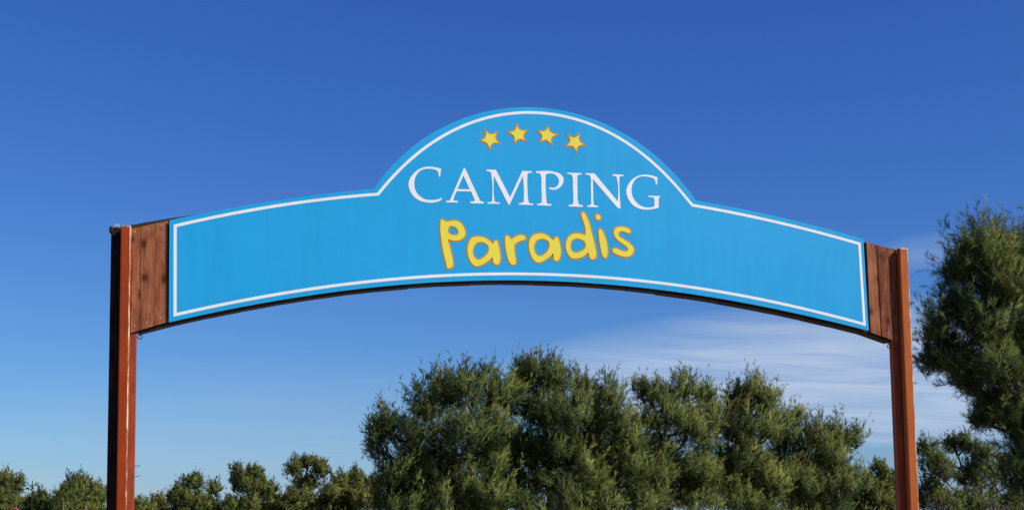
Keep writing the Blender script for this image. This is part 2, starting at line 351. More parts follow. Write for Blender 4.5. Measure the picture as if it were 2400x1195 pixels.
SERIF_LETTERS = [('C',[[(-1.0652,5.2951),(-1.0766,5.2986),(-1.088,5.3018),(-1.0995,5.3049),(-1.111,5.3075),(-1.1226,5.3097),(-1.1343,5.3115),(-1.146,5.313),(-1.1578,5.3141),(-1.1695,5.3149),(-1.1812,5.3153),(-1.1929,5.3152),(-1.2046,5.3146),(-1.2188,5.3131),(-1.233,5.3108),(-1.247,5.3078),(-1.2608,5.3038),(-1.2753,5.2985),(-1.2897,5.2923),(-1.3036,5.285),(-1.317,5.277),(-1.3309,5.2673),(-1.3442,5.2565),(-1.3568,5.2449),(-1.3685,5.2326),(-1.3793,5.2197),(-1.3893,5.206),(-1.3984,5.1917),(-1.4062,5.177),(-1.4123,5.1638),(-1.4177,5.1501),(-1.4219,5.1362),(-1.4243,5.1222),(-1.4247,5.1117),(-1.4241,5.101),(-1.4227,5.0904),(-1.4209,5.08),(-1.4178,5.0668),(-1.4136,5.0539),(-1.4086,5.0412),(-1.4028,5.029),(-1.396,5.0168),(-1.3883,5.005),(-1.3798,4.9937),(-1.3707,4.9832),(-1.3603,4.973),(-1.349,4.9635),(-1.337,4.9549),(-1.3245,4.9473),(-1.3103,4.9403),(-1.2953,4.9346),(-1.2799,4.9298),(-1.2643,4.9259),(-1.2483,4.9227),(-1.232,4.9205),(-1.2155,4.9191),(-1.1991,4.9188),(-1.1827,4.9193),(-1.1663,4.9208),(-1.1499,4.9233),(-1.1337,4.9267),(-1.1229,4.9293),(-1.1122,4.9324),(-1.1016,4.936),(-1.0914,4.9404),(-1.0864,4.9428),(-1.0814,4.9453),(-1.0767,4.9481),(-1.0726,4.9514),(-1.0678,4.9575),(-1.0642,4.9648),(-1.0615,4.9727),(-1.0591,4.9811),(-1.0659,4.977),(-1.0726,4.9731),(-1.0795,4.9693),(-1.0865,4.966),(-1.0956,4.9623),(-1.105,4.9592),(-1.1145,4.9566),(-1.124,4.9543),(-1.1379,4.9517),(-1.152,4.95),(-1.1661,4.949),(-1.1801,4.9486),(-1.1943,4.9485),(-1.2085,4.9489),(-1.2225,4.9502),(-1.2361,4.9528),(-1.2482,4.9563),(-1.26,4.9608),(-1.2715,4.9662),(-1.2825,4.9723),(-1.2939,4.98),(-1.3047,4.9886),(-1.3148,4.9982),(-1.324,5.0084),(-1.3314,5.018),(-1.3381,5.0281),(-1.3441,5.0388),(-1.3492,5.0498),(-1.3532,5.061),(-1.3563,5.0726),(-1.3587,5.0845),(-1.3604,5.0964),(-1.3615,5.108),(-1.362,5.1198),(-1.3618,5.1317),(-1.3609,5.1434),(-1.3591,5.1567),(-1.3563,5.17),(-1.3526,5.183),(-1.3479,5.1957),(-1.3427,5.2071),(-1.3365,5.2183),(-1.3296,5.2291),(-1.322,5.2391),(-1.3136,5.2486),(-1.3045,5.2576),(-1.2947,5.2658),(-1.2844,5.2727),(-1.2744,5.2775),(-1.2639,5.2814),(-1.2531,5.2845),(-1.2422,5.2871),(-1.2307,5.2891),(-1.219,5.2904),(-1.2072,5.2911),(-1.1955,5.2913),(-1.1837,5.2913),(-1.1719,5.2908),(-1.1602,5.2896),(-1.1487,5.2875),(-1.1401,5.2855),(-1.1315,5.2831),(-1.1234,5.2799),(-1.116,5.2756),(-1.1108,5.2713),(-1.1059,5.2664),(-1.1017,5.2609),(-1.0984,5.255),(-1.0969,5.25),(-1.096,5.2447),(-1.0954,5.2393),(-1.0949,5.2339),(-1.0944,5.2274),(-1.0942,5.2209),(-1.0942,5.2144),(-1.0942,5.2079),(-1.0792,5.2085),(-1.0782,5.2198),(-1.0771,5.2311),(-1.0757,5.2424),(-1.0741,5.2536),(-1.0722,5.264),(-1.07,5.2744),(-1.0676,5.2848)]]),('A',[[(-0.8181,5.3122),(-0.8025,5.3128),(-0.6458,4.9663),(-0.6294,4.9507),(-0.601,4.9489),(-0.6022,4.9298),(-0.7505,4.9281),(-0.7503,4.9475),(-0.7148,4.9506),(-0.711,4.9519),(-0.7076,4.9533),(-0.7048,4.955),(-0.7028,4.9572),(-0.702,4.9601),(-0.7021,4.9636),(-0.7029,4.9674),(-0.7041,4.9714),(-0.7408,5.0578),(-0.8976,5.0554),(-0.909,5.0359),(-0.9193,5.0162),(-0.9274,4.996),(-0.9325,4.9752),(-0.9335,4.9703),(-0.9346,4.9651),(-0.9351,4.9603),(-0.9341,4.9562),(-0.9321,4.9537),(-0.9293,4.9517),(-0.926,4.9498),(-0.9224,4.9481),(-0.8871,4.9484),(-0.8887,4.9309),(-1.0166,4.9284),(-1.0164,4.9463),(-1.0089,4.9454),(-1.0016,4.9449),(-0.9947,4.9454),(-0.9882,4.9473),(-0.983,4.9503),(-0.9782,4.9544),(-0.9737,4.9593),(-0.9692,4.9644)],[(-0.8238,5.234),(-0.7557,5.0809),(-0.8903,5.0798)]]),('M',[[(-0.5659,5.308),(-0.4609,5.3103),(-0.3085,5.009),(-0.1657,5.3101),(-0.056,5.3096),(-0.0573,5.2913),(-0.0663,5.2921),(-0.0752,5.2923),(-0.0835,5.2913),(-0.0912,5.2885),(-0.0956,5.2859),(-0.1,5.2827),(-0.1039,5.279),(-0.1069,5.275),(-0.1091,5.269),(-0.1096,5.2623),(-0.1096,5.2553),(-0.1098,5.2484),(-0.1123,5.2052),(-0.1124,5.1621),(-0.1111,5.1189),(-0.1093,5.0759),(-0.109,5.0518),(-0.1088,5.0277),(-0.1075,5.0038),(-0.1037,4.9804),(-0.1026,4.9741),(-0.1015,4.9676),(-0.0999,4.9616),(-0.0969,4.9567),(-0.0935,4.954),(-0.0895,4.9519),(-0.0849,4.9502),(-0.0802,4.9487),(-0.0512,4.9487),(-0.0529,4.9319),(-0.2119,4.9313),(-0.2101,4.949),(-0.202,4.9486),(-0.194,4.9486),(-0.1862,4.9495),(-0.1788,4.9515),(-0.1735,4.9538),(-0.1681,4.9568),(-0.1633,4.9602),(-0.1594,4.9641),(-0.1562,4.9713),(-0.1553,4.9798),(-0.1553,4.9889),(-0.155,4.9977),(-0.1509,5.061),(-0.1518,5.1244),(-0.156,5.1878),(-0.1618,5.2512),(-0.3146,4.9254),(-0.327,4.9274),(-0.4849,5.2387),(-0.4893,5.1748),(-0.4918,5.1112),(-0.4906,5.0483),(-0.4838,4.9862),(-0.4831,4.9779),(-0.4827,4.9693),(-0.4814,4.9615),(-0.478,4.9555),(-0.4739,4.9526),(-0.4687,4.9506),(-0.4629,4.9492),(-0.4567,4.9481),(-0.4242,4.9478),(-0.4259,4.9311),(-0.5617,4.9298),(-0.5591,4.947),(-0.5512,4.9469),(-0.5433,4.9472),(-0.5356,4.9481),(-0.5281,4.95),(-0.5232,4.9516),(-0.5181,4.9537),(-0.5135,4.9561),(-0.5099,4.9591),(-0.5071,4.9654),(-0.5067,4.9734),(-0.5074,4.9819),(-0.5076,4.9901),(-0.5041,5.0522),(-0.5029,5.1145),(-0.5051,5.1764),(-0.5121,5.2376),(-0.513,5.2483),(-0.5135,5.2594),(-0.5152,5.2697),(-0.5196,5.2779),(-0.5234,5.2811),(-0.5279,5.2839),(-0.5327,5.2862),(-0.5376,5.2881),(-0.5444,5.2898),(-0.5515,5.2905),(-0.5588,5.2906),(-0.5662,5.2903)]]),('P',[[(-0.0109,5.31),(0.0437,5.3167),(0.0978,5.321),(0.1511,5.3204),(0.203,5.3127),(0.2181,5.3093),(0.2333,5.3057),(0.248,5.301),(0.2611,5.2942),(0.272,5.2863),(0.2822,5.2769),(0.2909,5.2662),(0.297,5.2546),(0.2993,5.2466),(0.3008,5.2381),(0.3014,5.2295),(0.3012,5.221),(0.2992,5.2083),(0.2952,5.1957),(0.2897,5.1835),(0.2832,5.172),(0.275,5.1607),(0.2654,5.15),(0.2547,5.1404),(0.2433,5.132),(0.2319,5.1252),(0.2197,5.1192),(0.207,5.1147),(0.1942,5.1119),(0.1858,5.1111),(0.1771,5.1111),(0.1685,5.1117),(0.1602,5.1131),(0.1529,5.1145),(0.1454,5.1162),(0.1387,5.1189),(0.1337,5.1232),(0.1322,5.1256),(0.131,5.1282),(0.13,5.1311),(0.129,5.134),(0.1381,5.1335),(0.1472,5.133),(0.1563,5.1328),(0.1655,5.133),(0.1754,5.1332),(0.1856,5.1336),(0.1954,5.1349),(0.2045,5.1378),(0.213,5.1429),(0.221,5.1496),(0.2282,5.1573),(0.2342,5.1654),(0.2402,5.1766),(0.2446,5.189),(0.247,5.2018),(0.2474,5.2141),(0.2458,5.224),(0.2427,5.2338),(0.2385,5.2433),(0.2335,5.2521),(0.2272,5.2609),(0.2197,5.269),(0.2114,5.2763),(0.2024,5.2823),(0.1934,5.2866),(0.1838,5.29),(0.1737,5.2923),(0.1636,5.2938),(0.154,5.2942),(0.1441,5.2937),(0.1343,5.2924),(0.1246,5.2903),(0.1182,5.2884),(0.1118,5.286),(0.1055,5.2834),(0.0992,5.2806),(0.0981,5.2649),(0.0971,5.2493),(0.0963,5.2336),(0.0956,5.2179),(0.0948,5.1842),(0.0948,5.1505),(0.0955,5.1169),(0.0965,5.0834),(0.0973,5.0593),(0.0982,5.0353),(0.0996,5.0113),(0.102,4.9876),(0.1024,4.9799),(0.1026,4.972),(0.1035,4.9647),(0.1063,4.9589),(0.1104,4.9557),(0.1157,4.9533),(0.1216,4.9515),(0.128,4.9501),(0.1571,4.9487),(0.1544,4.9308),(-0.0065,4.9311),(-0.0042,4.9494),(0.0039,4.9486),(0.0118,4.9484),(0.0193,4.9491),(0.0263,4.9514),(0.0311,4.9542),(0.0358,4.9578),(0.04,4.962),(0.0435,4.9663),(0.0469,4.9749),(0.0477,4.9846),(0.0475,4.9948),(0.0476,5.0048),(0.0489,5.036),(0.0487,5.0672),(0.0476,5.0984),(0.0464,5.1296),(0.0475,5.1663),(0.0496,5.2034),(0.0483,5.2396),(0.0393,5.2735),(0.0379,5.2773),(0.0364,5.2813),(0.0347,5.2849),(0.0323,5.2876),(0.0289,5.2894),(0.0248,5.2904),(0.0202,5.2907),(0.0154,5.2908),(-0.0112,5.2917)]]),('I',[[(0.3446,5.3105),(0.5089,5.3102),(0.5071,5.2932),(0.4991,5.2942),(0.4912,5.2946),(0.4837,5.2941),(0.4766,5.292),(0.4721,5.2898),(0.4677,5.2871),(0.4637,5.2839),(0.4606,5.2803),(0.4587,5.2749),(0.4583,5.2688),(0.4586,5.2623),(0.4587,5.256),(0.4568,5.216),(0.4565,5.1761),(0.457,5.1363),(0.4578,5.0964),(0.4573,5.0685),(0.4564,5.0403),(0.4571,5.0126),(0.4613,4.9856),(0.4627,4.9786),(0.4641,4.9713),(0.4661,4.9646),(0.4696,4.9594),(0.4736,4.9565),(0.4783,4.9544),(0.4835,4.9527),(0.4891,4.9513),(0.516,4.9489),(0.5132,4.9309),(0.3526,4.9303),(0.3544,4.9492),(0.3621,4.9488),(0.3696,4.9488),(0.3769,4.9496),(0.3838,4.9516),(0.3889,4.954),(0.3939,4.9569),(0.3985,4.9604),(0.4021,4.9643),(0.4054,4.9715),(0.4064,4.9802),(0.4064,4.9893),(0.4068,4.9982),(0.4089,5.0343),(0.4084,5.0705),(0.4066,5.1066),(0.4048,5.1428),(0.4055,5.176),(0.4071,5.2096),(0.4058,5.2424),(0.3977,5.273),(0.3962,5.2768),(0.3947,5.2807),(0.393,5.2843),(0.3906,5.2872),(0.3871,5.2895),(0.3828,5.2909),(0.3781,5.292),(0.3736,5.2928),(0.3664,5.2939),(0.3591,5.2942),(0.3517,5.294),(0.3442,5.2936)]]),('N',[[(0.5534,5.312),(0.657,5.3132),(0.9184,5.0072),(0.9245,5.0739),(0.9276,5.1402),(0.925,5.2053),(0.9137,5.2687),(0.9128,5.2739),(0.912,5.2793),(0.9108,5.2842),(0.9082,5.288),(0.9054,5.2897),(0.9021,5.2909),(0.8983,5.2917),(0.8944,5.2923),(0.8656,5.2936),(0.866,5.3116),(0.991,5.3117),(0.989,5.2935),(0.9813,5.2943),(0.9737,5.2946),(0.9662,5.2941),(0.9591,5.2924),(0.9553,5.2909),(0.9513,5.2891),(0.9478,5.287),(0.945,5.2845),(0.9428,5.2794),(0.9426,5.2732),(0.9432,5.2665),(0.9434,5.2601),(0.9407,5.176),(0.9418,5.0921),(0.9454,5.0084),(0.9502,4.9248),(0.9157,4.9334),(0.6358,5.2483),(0.6363,5.2119),(0.6368,5.1756),(0.6372,5.1393),(0.6375,5.103),(0.6366,5.0738),(0.6349,5.0445),(0.6345,5.0154),(0.6374,4.9868),(0.6383,4.9791),(0.639,4.9711),(0.6406,4.9638),(0.6442,4.9581),(0.6472,4.9559),(0.6508,4.9541),(0.6547,4.9526),(0.6588,4.9513),(0.6884,4.9499),(0.687,4.932),(0.5649,4.9327),(0.5667,4.9496),(0.5735,4.9494),(0.5801,4.9496),(0.5864,4.9505),(0.5923,4.9524),(0.5965,4.9547),(0.6006,4.9575),(0.6043,4.9607),(0.6074,4.9641),(0.6112,4.9729),(0.6118,4.9834),(0.611,4.9945),(0.6107,5.0053),(0.6123,5.0416),(0.6126,5.0779),(0.6121,5.1141),(0.6114,5.1504),(0.6127,5.1825),(0.615,5.215),(0.6143,5.2467),(0.6068,5.2763),(0.6053,5.2801),(0.6038,5.284),(0.602,5.2876),(0.5997,5.2905),(0.5952,5.2931),(0.5896,5.2944),(0.5835,5.295),(0.5776,5.2955),(0.5716,5.2959),(0.5654,5.2958),(0.5592,5.2955),(0.553,5.295)]]),('G',[[(1.3919,5.2969),(1.3792,5.3011),(1.3663,5.3051),(1.3534,5.3088),(1.3404,5.3121),(1.328,5.3149),(1.3155,5.3173),(1.303,5.3194),(1.2903,5.3209),(1.2778,5.3219),(1.2652,5.3225),(1.2526,5.3225),(1.24,5.3219),(1.2248,5.3204),(1.2095,5.3181),(1.1943,5.3149),(1.1795,5.3107),(1.1651,5.3055),(1.1508,5.2992),(1.137,5.292),(1.1237,5.2841),(1.1099,5.2746),(1.0966,5.2641),(1.0841,5.2527),(1.0726,5.2406),(1.062,5.2279),(1.0523,5.2143),(1.0436,5.2002),(1.0363,5.1856),(1.0306,5.1713),(1.0259,5.1565),(1.0225,5.1415),(1.0209,5.1266),(1.021,5.1132),(1.0226,5.0997),(1.0252,5.0863),(1.0285,5.0733),(1.033,5.0596),(1.0386,5.0461),(1.045,5.0331),(1.0522,5.0206),(1.0605,5.0078),(1.0697,4.9954),(1.0799,4.9838),(1.0909,4.9733),(1.1032,4.9637),(1.1165,4.9551),(1.1306,4.9476),(1.145,4.9411),(1.1593,4.9359),(1.1742,4.9317),(1.1894,4.9284),(1.2047,4.926),(1.2183,4.9247),(1.2321,4.9241),(1.2459,4.924),(1.2598,4.9244),(1.2761,4.9255),(1.2926,4.9272),(1.3089,4.9296),(1.3252,4.9325),(1.3367,4.9348),(1.3482,4.9373),(1.3596,4.9403),(1.3708,4.9438),(1.3775,4.9462),(1.3841,4.9488),(1.3907,4.9516),(1.3973,4.9544),(1.3968,4.9666),(1.3965,4.9788),(1.3964,4.991),(1.3966,5.0033),(1.3964,5.0169),(1.3961,5.0308),(1.3971,5.0443),(1.4006,5.0572),(1.4039,5.0639),(1.408,5.0705),(1.4126,5.0769),(1.4174,5.0832),(1.279,5.0837),(1.2795,5.0651),(1.295,5.0682),(1.3097,5.0699),(1.3229,5.0688),(1.3338,5.0636),(1.3368,5.0608),(1.3397,5.0575),(1.3423,5.054),(1.3445,5.0503),(1.3476,5.0404),(1.348,5.0293),(1.3471,5.0178),(1.3463,5.0064),(1.347,4.9961),(1.348,4.9853),(1.3476,4.9753),(1.3438,4.9673),(1.3401,4.9641),(1.3356,4.9614),(1.3307,4.959),(1.3259,4.9569),(1.315,4.9533),(1.3036,4.9513),(1.292,4.9502),(1.2805,4.9495),(1.2679,4.9489),(1.2552,4.9488),(1.2426,4.9496),(1.2304,4.9512),(1.2175,4.9542),(1.2048,4.9583),(1.1925,4.9633),(1.1808,4.9691),(1.1673,4.9773),(1.1546,4.9869),(1.1428,4.9976),(1.1318,5.0088),(1.1212,5.0208),(1.1114,5.0335),(1.1027,5.047),(1.0956,5.0611),(1.0904,5.0749),(1.0864,5.0893),(1.0837,5.1042),(1.0821,5.1191),(1.0816,5.1324),(1.0822,5.1459),(1.0836,5.1595),(1.0859,5.1728),(1.0895,5.1881),(1.0942,5.2033),(1.1001,5.2182),(1.1074,5.2322),(1.1149,5.244),(1.1235,5.2554),(1.133,5.266),(1.1435,5.2751),(1.154,5.2819),(1.1653,5.2878),(1.1772,5.2926),(1.1892,5.2964),(1.2015,5.2991),(1.2141,5.3007),(1.2269,5.3015),(1.2395,5.3018),(1.2522,5.3017),(1.2648,5.301),(1.2773,5.2998),(1.2897,5.2979),(1.3013,5.2957),(1.3129,5.293),(1.3242,5.2896),(1.3346,5.2849),(1.3416,5.2811),(1.3484,5.2768),(1.3545,5.272),(1.3593,5.2662),(1.3621,5.2608),(1.3639,5.2547),(1.3652,5.2483),(1.3662,5.242),(1.367,5.235),(1.3671,5.2279),(1.3669,5.2208),(1.3665,5.2136),(1.3831,5.2142),(1.3839,5.225),(1.3848,5.2359),(1.3857,5.2467),(1.3868,5.2575),(1.388,5.2673),(1.3892,5.2772),(1.3906,5.2871)]])]
